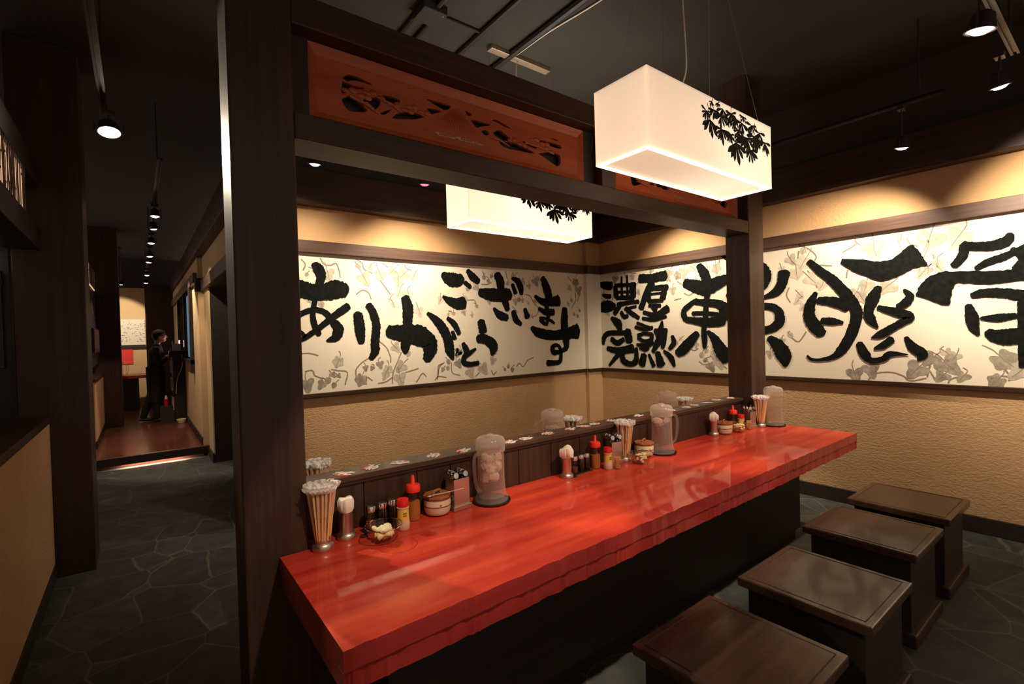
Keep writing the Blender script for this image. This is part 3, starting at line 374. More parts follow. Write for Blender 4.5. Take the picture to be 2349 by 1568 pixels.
c.box(-.73, .78, -.004, .012, .08, .52).build('carving', M_wx, t)

# ---------------------------------------------------------------- partition frame: posts, beams, carved transoms
YP0, YP1 = 1.842, 2.03
post(.262, .467, YP0, YP1, 0, ZC, 'large dark wooden post at the near end of the red counter')
post(3.718, 3.949, YP0, YP1, 0, ZC, 'dark wooden post at the far end of the red counter')
tag(MB().box(.467, 3.718, YP0, YP1, 2.194, 2.289).build('lower_beam', M_wx, bev=.005), 'dark wooden beam running under the carved panels', 'beam')
tag(MB().box(.467, 3.718, YP0, YP1, 2.60, 2.715).build('upper_beam', M_wx, bev=.005), 'dark wooden beam running above the carved panels', 'beam')
tag(MB().box(2.085, 2.198, YP0+.004, YP1-.004, 2.289, 2.60).build('short_strut', M_wz, bev=.004), 'short wooden strut between the two carved panels', 'strut')
HOLES = [[(.676, 2.501), (.69, 2.518), (.722, 2.524), (.794, 2.513), (.771, 2.507), (.727, 2.508), (.7, 2.497)], [(.674, 2.489), (.716, 2.486), (.768, 2.488), (.726, 2.472), (.674, 2.445)],
 [(.674, 2.424), (.709, 2.437), (.735, 2.428), (.768, 2.400), (.702, 2.384), (.673, 2.406)], [(.772, 2.448), (.809, 2.461), (.829, 2.447), (.801, 2.41), (.784, 2.411), (.755, 2.436)], [(.836, 2.482), (.916, 2.482), (.894, 2.456), (.853, 2.459)],
 [(.822, 2.404), (.867, 2.429), (.873, 2.424), (.84, 2.400)], [(.880, 2.398), (.909, 2.424), (.965, 2.441), (1.029, 2.437), (.97, 2.414)], [(1.046, 2.484), (1.117, 2.485), (1.089, 2.469), (1.062, 2.462)],
 [(1.031, 2.522), (1.118, 2.523), (1.167, 2.521), (1.138, 2.498), (1.104, 2.501)], [(1.241, 2.525), (1.282, 2.513), (1.267, 2.502), (1.248, 2.508)], [(1.272, 2.487), (1.335, 2.490), (1.389, 2.488), (1.326, 2.465), (1.303, 2.460)],
 [(1.392, 2.511), (1.43, 2.522), (1.512, 2.503), (1.479, 2.500), (1.43, 2.508)], [(1.332, 2.447), (1.357, 2.456), (1.38, 2.446), (1.352, 2.432)], [(1.404, 2.455), (1.445, 2.472), (1.51, 2.446), (1.476, 2.430), (1.42, 2.442)],
 [(1.444, 2.424), (1.544, 2.430), (1.660, 2.410), (1.543, 2.400), (1.459, 2.402)], [(1.588, 2.456), (1.667, 2.448), (1.667, 2.434), (1.596, 2.443)], [(1.633, 2.483), (1.743, 2.488), (1.84, 2.490), (1.839, 2.471), (1.733, 2.472)],
 [(1.744, 2.511), (1.821, 2.516), (1.83, 2.505)], [(1.694, 2.413), (1.779, 2.434), (1.842, 2.429), (1.841, 2.392), (1.816, 2.377), (1.749, 2.396)]]
def transom(x0, x1, f0, f1, holes, lab, relief):
    t = thing('transom', lab, 'carved panel', (0, 1.94, 2.289), group='carved wooden panels between the beams'); z0, z1 = 0, .311
    def frame_bar(a, b, inn_a, inn_b, name, M):
        # bevelled rail: outer edge proud, inner edge sunk
        y = (-.028, -.008, .018)
        vs = [(a[0], y[0], a[1]), (b[0], y[0], b[1]), (inn_b[0], y[1], inn_b[1]), (inn_a[0], y[1], inn_a[1]), (a[0], y[2], a[1]), (b[0], y[2], b[1]), (inn_b[0], y[2], inn_b[1]), (inn_a[0], y[2], inn_a[1])]
        return MB().add(vs, [(0, 1, 2, 3), (7, 6, 5, 4), (0, 4, 5, 1), (1, 5, 6, 2), (2, 6, 7, 3), (3, 7, 4, 0)]).build(name, M, t)
    w = .038; A, B, C_, D_ = (f0, .02), (f1, .02), (f1, z1-.003), (f0, z1-.003); a, b, c, d = (f0+w, .062), (f1-w, .062), (f1-w, z1-.045), (f0+w, z1-.045)
    frame_bar(D_, C_, d, c, 'top_rail', M_ranma); frame_bar(A, B, a, b, 'bottom_rail', M_ranma); frame_bar(A, D_, a, d, 'side_rail', M_ranma_z); frame_bar(B, C_, b, c, 'side_rail', M_ranma_z)
    f = MB().box(f0, f1, -.02, .02, 0, .02)
    f.box(x0, f0, -.03, .03, 0, z1).box(f1, x1, -.03, .03, 0, z1); f.build('edge_filler', M_blackwood, t)
    cu = bpy.data.curves.new('carving', 'CURVE'); cu.dimensions = '2D'; cu.fill_mode = 'BOTH'; cu.extrude = .009; cu.bevel_depth = .0022; cu.bevel_resolution = 1
    def spl(pts):
        s = cu.splines.new('POLY'); s.points.add(len(pts)-1); s.use_cyclic_u = True
        for p, q in zip(s.points, pts): p.co = (q[0], q[1], 0, 1)
    e = .004; spl([(a[0]-e, a[1]-e), (b[0]+e, b[1]-e), (c[0]+e, c[1]+e), (d[0]-e, d[1]+e)])
    for h in holes:
        hx = sum(p[0] for p in h)/len(h); hz = sum(p[1] for p in h)/len(h); h = [(hx+(x-hx)*1.10, hz+(z-hz)*1.22) for x, z in h]
        q = smooth_path(h+[h[0]], 3)[:-1]; R = random.Random(int(h[0][0]*1000))
        spl([(x+R.uniform(-.0015, .0015), z-2.289+R.uniform(-.0015, .0015)) for x, z in q])
    tmp = bpy.data.objects.new('tmp', cu); COL.objects.link(tmp); dg = bpy.context.evaluated_depsgraph_get()
    me = bpy.data.meshes.new_from_object(tmp.evaluated_get(dg)); bpy.data.objects.remove(tmp)
    me.transform(Matrix.Rotation(PI/2, 4, 'X')); me.materials.clear(); me.materials.append(M_ranma)
    o = bpy.data.objects.new('carved_board', me); COL.objects.link(o); o.parent = t
    MB().box(a[0]-e, b[0]+e, .030, .034, a[1]-e, c[1]+e).build('painted_hole_dark', M_pipe, t)  # black sheet painting the darkness visible through the holes
    # relief: mountain with gullies, pine boughs, clouds, boats
    rl = MB(); R = random.Random(11)
    for (mx, mz, ww, hh) in relief['mountains']:
        for k in range(17):
            u = -1+2*k/16; top = (mx+u*.020*hh/.12, mz); bot = (mx+u*ww, mz-hh*(1-.12*u*u)-.004)
            rl.tube([(top[0], -.0105, top[1]), ((top[0]*1.3+bot[0]*.7)/2, -.0125, (top[1]*1.1+bot[1]*.9)/2), (bot[0], -.0105, bot[1])], [.0012, .0024, .0012], 5)
    for (cx, cz, L, k) in relief['clouds']:
        for j in range(k): rl.ball((cx+(j-(k-1)/2)*L/k, -.010, cz+.008*math.sin(j*1.9)), (L/k*.62, .0065, .010+.004*(j % 2)), 10)
    for (p, q, r) in relief['boughs']:
        mid = ((p[0]+q[0])/2, -.013, (p[1]+q[1])/2+.006); rl.tube([(p[0], -.011, p[1]), mid, (q[0], -.011, q[1])], [r, r*1.2, r*.6], 6)
    rl.build('relief_carving', M_ranma, t, smooth=True)
    bt = MB()
    for (bx, bz, L) in relief['boats']:
        for j in range(5):
            y = -.0125; xx = bx+j*L*.18; bt.box(xx, xx+L*.16, y, y+.003, bz+.001*j, bz+.004+.001*j)
            bt.box(xx+.004, xx+L*.15, y, y+.003, bz+.010+.0015*(j % 3), bz+.0135+.0015*(j % 3))
        bt.add([(bx-L*.28, -.0125, bz+.010), (bx, -.0125, bz), (bx, -.0125, bz+.018), (bx-L*.28, -.0095, bz+.010), (bx, -.0095, bz), (bx, -.0095, bz+.018)], [(0, 1, 2), (5, 4, 3), (0, 3, 4, 1), (1, 4, 5, 2), (2, 5, 3, 0)])
        bt.add([(bx+L*1.2, -.0125, bz+.006), (bx+L*.9, -.0125, bz+.001), (bx+L*.9, -.0125, bz+.010), (bx+L*1.2, -.0095, bz+.006), (bx+L*.9, -.0095, bz+.001), (bx+L*.9, -.0095, bz+.010)], [(0, 1, 2), (5, 4, 3), (0, 3, 4, 1), (1, 4, 5, 2), (2, 5, 3, 0)])
    bt.build('boat_highlight', M_canopy, t)  # pale strips painting the lit edges of the carved boats
    return t
transom(.467, 2.085, .539, 2.010, HOLES, 'carved red wooden panel with mountain and boats, nearer the large post',
        dict(mountains=[(1.20, .225, .15, .115)], clouds=[(.73, .168, .12, 4), (.80, .182, .10, 3), (.92, .160, .12, 4), (1.0, .172, .12, 4), (1.55, .150, .12, 4), (1.70, .185, .14, 4), (1.75, .155, .1, 3)],
             boughs=[((.70, .150), (.83, .105), .007), ((.74, .140), (.80, .125), .005), ((.84, .17), (.92, .14), .006), ((1.38, .14), (1.50, .12), .005), ((1.60, .16), (1.80, .14), .005)], boats=[(1.10, .083, .075), (1.215, .085, .11)]))
H2 = [[(3.94-x+.0, z) for x, z in reversed(h)] for h in HOLES]
H2 = [[(2.28+(x-2.10)*(1.41/1.47)+.17, z) for x, z in h] for h in H2]
H2 = [h for h in H2 if 2.35 < min(p[0] for p in h) and max(p[0] for p in h) < 3.64]
transom(2.198, 3.718, 2.272, 3.694, H2, 'carved red wooden panel behind the near pendant lamp, by the far post',
        dict(mountains=[(2.95, .215, .14, .10)], clouds=[(2.55, .13, .12, 4), (2.70, .11, .12, 4), (3.30, .15, .14, 4)], boughs=[((2.50, .12), (2.66, .08), .006), ((3.2, .13), (3.4, .10), .006)], boats=[(2.9, .075, .09)]))
# ---------------------------------------------------------------- murals: board, calligraphy, ink-wash vines
def ribbon(mb, pts, mp, off, seed, mi=0, rough=.085, th=.0012):
    """brush stroke: centre line with widths -> thin slab with ragged dry-brush edges"""
    R = random.Random(seed); sp = smooth_path(pts, 12 if rough > .08 else 8); n = len(sp); L = []; Rr = []
    for i, (x, y, w) in enumerate(sp):
        a = sp[max(0, i-1)]; b = sp[min(n-1, i+1)]; dx, dy = b[0]-a[0], b[1]-a[1]; l = math.hypot(dx, dy) or 1; nx, ny = -dy/l, dx/l
        j1 = 1+R.uniform(-rough, rough); j2 = 1+R.uniform(-rough, rough); w = max(w, .004)/2
        L.append((x+nx*w*j1, y+ny*w*j1)); Rr.append((x-nx*w*j2, y-ny*w*j2))
    def endcap(p, q, d):   # ragged rounded end
        k = 6; out = []
        for i in range(1, k):
            t = i/k; x = p[0]+(q[0]-p[0])*t; y = p[1]+(q[1]-p[1])*t; e = math.sin(PI*t)*.20*math.hypot(q[0]-p[0], q[1]-p[1])+R.uniform(-.03, .05)*math.hypot(q[0]-p[0], q[1]-p[1])
            out.append((x+d[0]*e, y+d[1]*e))
        return out
    def dirn(a, b): l = math.hypot(b[0]-a[0], b[1]-a[1]) or 1; return ((b[0]-a[0])/l, (b[1]-a[1])/l)
    vs = []; fs = []
    for lvl in (off, off+th):
        for p in L+Rr: vs.append(mp(p[0], p[1], lvl))
    N2 = 2*n
    for i in range(n-1):
        fs += [(i, n+i, n+i+1, i+1), (N2+i, N2+i+1, N2+n+i+1, N2+n+i), (i, i+1, N2+i+1, N2+i), (n+i, N2+n+i, N2+n+i+1, n+i+1)]
    mb.add(vs, fs, mi)
    for (p, q, d) in ((L[0], Rr[0], dirn(sp[min(2, n-1)], sp[0])), (Rr[-1], L[-1], dirn(sp[max(0, n-3)], sp[-1]))):
        slab(mb, [p]+endcap(p, q, d)+[q], mp, off, th, mi)
def slab(mb, poly, mp, off, th, mi=0):
    n = len(poly); vs = [mp(x, y, off) for x, y in poly]+[mp(x, y, off+th) for x, y in poly]
    tri = tessellate_polygon([[Vector((x, y, 0)) for x, y in poly]])
    mb.add(vs, [tuple(t_) for t_ in tri]+[(n+t_[2], n+t_[1], n+t_[0]) for t_ in tri]+[(i, n+i, n+(i+1) % n, (i+1) % n) for i in range(n)], mi)
def lobed(lobes, depth, notch, tip):
    """rounded ivy outline in polar form, tip pointing down, notch at the stalk"""
    out = []
    for k in range(30):
        a = 2*PI*k/30; c = math.cos(lobes*a); r = .42*(1+depth*c-notch*math.exp(-((a-PI)/.30)**2)+tip*math.exp(-(min(a, 2*PI-a)/.22)**2)); out.append((r*math.sin(a), -r*math.cos(a)))
    return out
IVY, TRI, OVAL = lobed(5, .12, .42, .14), lobed(3, .26, .25, .12), lobed(2, .06, .34, .22)
def mural(name, lab, data, mp, boards):
    t = thing(name, lab, 'mural', (0, 0, 0), group='calligraphy murals')
    b = MB()
    for bx in boards: b.box(*bx)
    bo = b.build('board', M_board, t)
    vn = MB()
    for i, q in enumerate(data['tendrils']): ribbon(vn, [(x, z, .011) for x, z in q], mp, .0007, i, 0, .25, .0004)
    R = random.Random(9); groups = {0: MB(), 1: MB(), 2: MB()}
    for i, (x, z, s, d) in enumerate(data['leaves']):
        sh = R.choice([IVY, TRI, TRI, TRI]) if s > .062 else R.choice([OVAL, OVAL, TRI]); a = R.uniform(-.9, .9); s *= 1.12; ca, sa = math.cos(a), math.sin(a)
        poly = [(x+s*(px*ca-pz*sa)*R.uniform(.95, 1.05), z+s*(px*sa+pz*ca)) for px, pz in sh]
        k = 0 if d <= 4 else 1 if d <= 6 else 2; slab(groups[k], poly, mp, .0009+.00003*(i % 8), .0003)
        ribbon(vn, [(x+s*.4*sa, z-s*.4*ca, .004), (x, z, .005), (x-s*.5*sa+R.uniform(-.01, .01), z+s*.55*ca, .006), (x-s*.7*sa+R.uniform(-.03, .03), z+s*.85*ca, .006)], mp, .0016, i, 0, .2, .0003)
    for k, g in groups.items(): g.build('leaf_painting', M_leaf[k], bo)
    vn.build('vine_painting', M_vine, bo)
    ink = MB()
    for i, s in enumerate(data['strokes']):
        if s[0] == 'P':
            R2 = random.Random(i); p = [q for q in s[1:]]; q = smooth_path(p+[p[0]], 5)[:-1]
            slab(ink, [(x+R2.uniform(-.004, .004), z+R2.uniform(-.004, .004)) for x, z in q], mp, .0022+.00006*i, .0012)
        else: ribbon(ink, s, mp, .0022+.00006*i, i)
    ink.build('brush_lettering', M_ink, bo)
mural('brush_mural', 'long paper mural with flowing black hiragana on the wall behind the partition', MURAL_BACK,
      lambda u, z, o: (u, YB-.016-o, z), [(.72, 4.375, YB-.016, YB-.001, 1.03, 2.19)])
mural('brush_mural', 'wall-length paper mural with huge black kanji on the wall past the counter end', MURAL_RIGHT,
      lambda u, z, o: (XR-.016-o, u, z), [(XR-.016, XR-.001, -1.6, 4.163, 1.03, 2.19)])
t = thing('mural_strip', 'narrow unlettered strip of mural paper wrapped round the corner column', 'mural', (4.49, 4.157, 1.03))
MB().prism([(-.131, -.008), (.113, -.008), (.113, .006), (-.117, .006), (-.117, .046), (-.131, .046)], 0, 1.16).build('board', M_board, t)
# ---------------------------------------------------------------- counter, divider ledge, stools
ZT = .72
def wavy(x0, x1, f, seed, dens):
    R = random.Random(seed); xs = [x0]; x = x0
    while x < x1-.03:
        x += R.uniform(.035, .12)*(1.25-.45*(x-x0)/(x1-x0)) if R.random() > .25 else R.uniform(.02, .04); xs.append(min(x, x1))
    if xs[-1] < x1: xs.append(x1)
    out = []
    for i in range(len(xs)-1):
        a, b = xs[i], xs[i+1]; d = min(.0065, .05*(b-a))*R.uniform(.4, 1.2); out.append((a, f(a)+R.uniform(-.0015, .0015)))
        for k in (1, 2, 3): u = a+(b-a)*k/4; out.append((u, f(u)+d*math.sin(PI*k/4)))
    out.append((x1, f(x1))); return out
t = thing('long_counter', 'long glossy red lacquered counter with wavy front edge', 'counter', (0, 0, 0))
fr = lambda x: 1.179+(x-.369)*.0150
e1 = wavy(.369, 3.951, fr, 4, 1); R = random.Random(8)
e2 = [(x, y+.004+R.uniform(-.002, .003)) for x, y in e1]
back = [(3.951, 1.838), (3.714, 1.838), (3.714, 1.918), (.471, 1.918), (.471, 1.838), (.369, 1.838)]
o = MB().prism(e1+back, .665, ZT).build('countertop', [M_lac, M_lacside], t, bev=.003)
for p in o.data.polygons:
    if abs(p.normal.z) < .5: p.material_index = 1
MB().prism(e2+[(3.951, 1.836), (3.714, 1.836), (3.714, 1.916), (.471, 1.916), (.471, 1.836), (.373, 1.836)], .610, .6635).build('lower_board', M_lacside, t, bev=.003)
MB().box(.62, 3.60, 1.50, 1.90, 0, .61).build('base_cabinet', M_blackwood, t)
MB().box(.60, 3.62, 1.475, 1.50, .08, .61).build('front_panel', M_blackwood, t)
t = thing('long_counter', 'second counter hidden behind the divider ledge', 'counter', (0, 0, 0))
MB().box(.471, 3.951, 2.036, 2.70, .61, ZT).build('countertop', M_lac, t, bev=.004); MB().box(.62, 3.60, 2.04, 2.40, 0, .61).build('base_cabinet', M_blackwood, t)
t = thing('divider_ledge', 'low dark wooden divider with a flat ledge between the two counters', 'divider', (0, 0, 0))
b = MB(); x = .469
R = random.Random(2)
while x < 3.70:
    x2 = min(3.716, x+R.uniform(.16, .24)); b.box(x, x2-.003, 1.922, 2.012, 0, .905); x = x2
M_ledge = wood('ledge_wood', (.045, .022, .012), (.10, .054, .030), 'x', .38, .1)
b.build('board_wall', M_wz, t, bev=.002); MB().box(.469, 3.716, 1.905, 2.03, .912, .935).build('ledge_cap', M_ledge, t, bev=.003)
MB().box(.469, 3.716, 1.912, 2.022, .900, .912).build('ledge_moulding', M_wx, t)
# stickers on the ledge
def sticker(seed):
    R = random.Random(seed); mb = MB(); s = .027
    mp = lambda x, y, o: (x, y, o)
    mb.prism([(-s, -s), (s, -s), (s, s), (-s, s)], 0, .0008, 0)
    mb.prism([(-s*1.0, -s*.98), (s*.9, -s*.98), (s*.9, -s*.45), (-s, -s*.2)], .0008, .0010, 2)
    for k in range(3):
        y = -s*.9+k*s*.62; pts = [(-s*1.35+R.uniform(-.004, .004), y+R.uniform(-.006, .006), .007)]
        for j in range(1, 5): pts.append((-s*1.3+j*s*.70, y+R.choice([-1, 1])*R.uniform(.003, .008), R.uniform(.006, .011)))
        ribbon(mb, pts, mp, .0011+.0002*k, seed*7+k, 1, .18, .0004)
    for k in range(2):
        x = -s*.5+k*s*.9; ribbon(mb, [(x, s*.75, .006), (x+.004, 0, .009), (x-.004, -s*.8, .005)], mp, .0018, seed*5+k, 1, .15, .0003)
    return mb
ST = [(.634, 1.949), (.751, 1.969), (.879, 1.961), (1.051, 1.963), (1.191, 1.954), (1.459, 1.945), (1.566, 1.951), (1.736, 1.959), (1.901, 1.97), (2.007, 1.962), (2.112, 1.969), (2.251, 1.978), (2.513, 1.964), (2.825, 1.954), (3.001, 1.95), (3.119, 1.963), (3.293, 1.971), (3.455, 1.985), (3.618, 1.966)]
ORD = 'first second third fourth fifth sixth seventh eighth ninth tenth eleventh twelfth thirteenth fourteenth fifteenth sixteenth seventeenth eighteenth nineteenth'.split()
meshes = []
for i, (x, y) in enumerate(ST):
    if i < 4:
        o = sticker(i+1).build('sticker', [M_stred, M_stwhite, M_stpink]); meshes.append(o.data)
    else:
        o = bpy.data.objects.new('sticker', meshes[i % 4]); COL.objects.link(o)
    o.location = (x, y, .9354); o.rotation_euler = (0, 0, rnd.choice([.6, .9, 2.4, -.5, 3.6, -2.3, .2]))
    tag(o, 'red and white brush-lettered sticker on the ledge, %s from the large near post' % ORD[i], 'sticker', 'stickers along the ledge')
# stools
def stool(x, y, rz, lab):
    t = thing('box_stool', lab, 'stool', (x, y, 0), rz, 'box stools at the counter'); h = .238
    seat = MB().box(-h, h, -h, h, .392, .430).build('seat', M_stool, t, bev=.006)
    r = MB(); q = h-.028
    for a, b in (((-q, -q), (q, -q)), ((q, -q), (q, q)), ((q, q), (-q, q)), ((-q, q), (-q, -q))):
        r.tube([(a[0], a[1], .4295), (b[0], b[1], .4295)], .0022, 6)
    r.build('seat_inlay', M_wx, seat)
    MB().box(-h+.03, h-.03, -h+.03, h-.03, .06, .392).build('box_body', M_blackwood, t, bev=.004)
    MB().box(-h+.005, h-.005, -h+.005, h-.005, 0, .06).build('plinth', M_wx, t, bev=.008)
stool(1.515, .815, 0, 'dark wooden box stool nearest the camera, cut by the picture edge')
stool(2.205, .815, 0, 'dark wooden box stool with the yellowish sheen, second from the camera')
stool(2.972, .868, 0, 'dark wooden box stool third from the camera, before the last one')
stool(3.605, .872, 0, 'dark wooden box stool farthest from the camera, by the stucco wall')
# ---------------------------------------------------------------- tableware
TR = Vector((.793, -.609, 0)); TC = Vector((-.609, -.793, 0))   # sideways and toward-the-aisle directions
def chopstick_holder(x, y, where, n=29, seed=1):
    t = thing('chopstick_holder', 'steel cup packed with chopsticks, '+where, 'holder', (x, y, ZT), group='chopstick holders')
    MB().lathe([(0, 0), (.036, 0), (.037, .004), (.037, .018), (.033, .024), (.0275, .027), (.0265, .105), (.0275, .107), (.0255, .107), (.0250, .012), (0, .012)], 32).build('cup', M_steel, t, smooth=True)
    R = random.Random(seed); first = None
    for i in range(n):
        ring = 0 if i < 16 else 1 if i < 25 else 2; cnt = (16, 9, 4)[ring]; a = 2*PI*i/cnt+ring*.4+R.uniform(-.08, .08)
        rb = (.019, .013, .006)[ring]; rt_ = (.047, .031, .013)[ring]*R.uniform(.92, 1.05); L = .226+R.uniform(-.008, .010)
        a2 = a+R.uniform(-.12, .30)
        p0 = Vector((rb*math.cos(a), rb*math.sin(a), .014)); p1 = Vector((rt_*math.cos(a2), rt_*math.sin(a2), .014+L)); d = (p1-p0)
        rot = d.to_track_quat('Z', 'Y').to_matrix().to_4x4() @ Matrix.Rotation(R.uniform(0, PI), 4, 'Z')
        M = Matrix.Translation(Vector((x, y, ZT))+p0) @ rot
        lab = 'wooden chopstick in the cup '+where
        if first is None:
            if 'chop' not in PROTO:
                c = MB().box(-.0056, -.0003, -.0034, .0034, 0, .2, 0).box(.0003, .0056, -.0034, .0034, 0, .2, 0).build('chopstick', M_chop, bev=.0008)
                f = MB(); f.lathe([(.0070, .11), (.0072, .15), (.0074, .195), (.0085, .204)], 8); f.build('film_sleeve', M_film, c)
                g = MB(); Rg = random.Random(21)
                for k in range(7):
                    an = k*.9; b0 = Vector((.004*math.cos(an), .004*math.sin(an), .198)); pts = [b0]
                    for q in range(3): b0 = b0+Vector((Rg.uniform(-.009, .009), Rg.uniform(-.009, .009), Rg.uniform(.003, .012))); pts.append(b0.copy())
                    for q in range(3):
                        a_, b_ = pts[q], pts[q+1]; wv = Vector((-math.sin(an), math.cos(an), Rg.uniform(-.3, .3)))*.0075
                        g.add([a_-wv, a_+wv, b_+wv*.9, b_-wv*.9], [(0, 1, 2, 3)])
                g.build('crumpled_film_end', M_tuft, c)
                PROTO['chop'] = c; o = c; o.matrix_world = M
            else:
                o = dup(PROTO['chop'], (0, 0, 0)); o.matrix_world = M
            first = o
        else:
            o = dup(PROTO['chop'], (0, 0, 0)); o.matrix_world = M
        tag(o, lab, 'chopsticks', 'chopsticks in the cup '+where)
PROTO = {}
def napkin_holder(x, y, where, flare, seed):
    t = thing('napkin_holder', 'round stainless steel cup holding paper napkins, '+where, 'holder', (x, y, ZT), group='napkin holders')
    MB().lathe([(0, 0), (.034, 0), (.035, .004), (.035, .016), (.031, .022), (.0255, .025), (.0245, .100), (.0255, .102), (.0235, .102), (.023, .012), (0, .012)], 32).build('cup', M_steel, t, smooth=True)
    R = random.Random(seed); p = MB(); k = 40; prof = [(.018, .02), (.0215, .085), (.0230, .104), (.0275+.009*flare, .114), (.0285+.010*flare, .142), (.023+.010*flare, .152), (0, .153)]; vs = []
    for j, (r, z) in enumerate(prof):
        for i in range(k):
            a = 2*PI*i/k; sq = 1+(.055+.05*flare)*math.cos(4*a+.6)+(.035*math.sin(9*a)+.03*math.sin(17*a+1))*(j > 1); rr = r*sq*(1+R.uniform(-.02, .02)*(j > 1))
            vs.append((rr*math.cos(a), rr*math.sin(a), z+(.010*flare*math.sin(2*a+.5)+.004*math.sin(3*a) if 3 <= j < 6 else 0)))
    p.add(vs, [(j*k+i, j*k+(i+1) % k, (j+1)*k+(i+1) % k, (j+1)*k+i) for j in range(len(prof)-1) for i in range(k)])
    o = p.build('napkin_bundle', M_paper, smooth=True); o.location = (x, y, ZT)
    tag(o, 'folded white napkins in the cup '+where, 'napkins', 'napkin bundles')
def jug(x, y, where, hd, ice=.5, level=.11):
    a = math.atan2(hd[1], hd[0]); t = thing('water_jug', 'clear plastic water jug with domed lid, '+where, 'jug', (x, y, ZT+.008), a, 'water jugs')
    MB().lathe([(0, .003), (.070, .0), (.074, .004), (.073, .016), (.067, .028), (.063, .045), (.0605, .12), (.060, .225), (.0615, .235), (.0590, .235), (.058, .12), (.060, .045), (.061, .022), (0, .020)], 40).build('jug_body', M_jug, t, smooth=True)
    MB().lathe([(.0625, .222), (.0655, .224), (.066, .248), (.0675, .252), (.067, .268), (.060, .281), (.050, .286), (.034, .283), (.024, .284), (.021, .292), (.012, .298), (0, .299)], 40).build('lid', M_juglid, t, smooth=True)
    MB().tube(smooth_path([(.058, 0, .222), (.082, 0, .222), (.098, 0, .205), (.100, 0, .16), (.094, 0, .10), (.080, 0, .062), (.062, 0, .052)], 5), [.0075]*31, 10).build('handle', M_jug, t, smooth=True)
    w = MB().lathe([(0, .0), (.056, 0), (.0565, level), (0, level)], 32).build('water', M_water, smooth=True); w.location = (x, y, ZT+.031)
    tag(w, 'water inside the clear jug '+where, 'water', kind='stuff')
    if ice:
        R = random.Random(int(x*100)); b = MB()
        for i in range(int(46*ice)):
            r = .040*math.sqrt(R.random()); an = R.uniform(0, 2*PI); s = R.uniform(.009, .014)
            b.box(-s, s, -s, s, -s, s, 0, at=(r*math.cos(an), r*math.sin(an), level-.012+R.random()*.085*ice*1.6), tilt=Euler((R.uniform(0, 3), R.uniform(0, 3), R.uniform(0, 3))))
        c = b.build('crushed_ice', M_ice); c.location = (x, y, ZT+.031); tag(c, 'crushed ice in the clear jug '+where, 'ice', kind='stuff')
    o = MB().lathe([(0, 0), (.074, 0), (.083, .003), (.086, .010), (.084, .010), (.080, .006), (0, .006)], 40).build('coaster', M_tray, smooth=True); o.location = (x, y, ZT)
    tag(o, 'round black tray under the water jug '+where, 'coaster', 'black trays under the jugs')
def squeeze_bottle(x, y, where, fill=.075):
    t = thing('squeeze_bottle', 'red-nozzled squeeze bottle of sesame, '+where, 'bottle', (x, y, ZT), group='sesame squeeze bottles')
    MB().lathe([(0, 0), (.0265, 0), (.0280, .003), (.0285, .05), (.0265, .09), (.0235, .115), (.0235, .126), (0, .126)], 28).build('bottle_body', M_bottle, t, smooth=True)
    MB().lathe([(0, .002), (.0262, .002), (.0277, .05), (.0262, fill), (0, fill-.004)], 28).build('sesame_seeds', M_sesame, t, smooth=True)
    MB().lathe([(.026, .116), (.0295, .117), (.0300, .120), (.0295, .140), (.027, .145), (.011, .148), (.0085, .152), (.0065, .178), (.004, .182), (0, .182)], 28).build('nozzle_cap', M_red, t, smooth=True)
def shaker(x, y, where):
    t = thing('pepper_shaker', 'pepper shaker with red cap and yellow label, '+where, 'shaker', (x, y, ZT), group='pepper shakers')
    MB().lathe([(0, 0), (.022, 0), (.0255, .006), (.0255, .028), (.0225, .046), (.0215, .080), (.0245, .086), (.0245, .090), (.021, .092), (0, .092)], 28).build('shaker_body', M_pepper, t, smooth=True)
    lb = MB().lathe([(.0234, .040), (.0231, .046), (.0222, .080), (.0220, .080)], 28).build('label_band', M_yellow, t, smooth=True)
    q = MB()
    for k in range(4):
        for j in range(2):
            a = -1.9+.16*k; r = .0232; z = .058+.009*j; q.box(-.0012, .0012, -.0004, .0004, -.003, .003, 0, a+PI/2, at=(r*math.cos(a), r*math.sin(a), z))
    q.build('label_marks', M_lbl, lb)
    MB().lathe([(.021, .090), (.0232, .091), (.0235, .116), (.022, .119), (.016, .117), (0, .116)], 28).build('cap', M_redcap, t, smooth=True)
def pot(x, y, where, spoon=False, seed=0):
    t = thing('condiment_pot', 'cream glazed pot with brown bands and wooden lid, '+where, 'pot', (x, y, ZT), .3, 'lidded condiment pots')
    prof = [(0, .002), (.044, .0), (.050, .006), (.0555, .018), (.0575, .038), (.0579, .040), (.0576, .043), (.0570, .060), (.0570, .066), (.0555, .072), (.052, .072), (0, .070)]
    body_ = MB().lathe(prof, 36, mis=[2, 2, 0, 0, 1, 1, 0, 0, 1, 2, 2]).build('pot_body', [M_ceramic, M_brownglaze, M_darkglaze], t, smooth=True)
    d = MB()
    for k in range(5): a = 2*PI*k/5+.4; d.ball((.0562*math.cos(a), .0562*math.sin(a), .049), (.0042, .0042, .0042), 8)
    d.build('glaze_dots', M_brownglaze, body_)
    l = MB().cyl(.0595, .073, .084, 8, mi=0, rot=.2); lid = l.build('lid', M_potlid, t, bev=.0015)
    MB().tube(smooth_path([(-.022, 0, .083), (-.018, 0, .096), (0, 0, .099), (.018, 0, .096), (.022, 0, .083)], 4), .0055, 8).build('lid_handle', M_potlid, lid, smooth=True)
    if spoon:
        s = MB().tube([(-.03, 0, .004), (.02, 0, .005), (.11, 0, .012)], [.0022, .002, .003], 8).ball((-.042, 0, .003), (.018, .012, .004), 12).build('spoon', M_steel, smooth=True)
        s.location = (x-.01, y-.035, ZT+.088); s.rotation_euler = (0, 0, -.25); tag(s, 'thin steel spoon lying across the pot lid '+where, 'spoon')
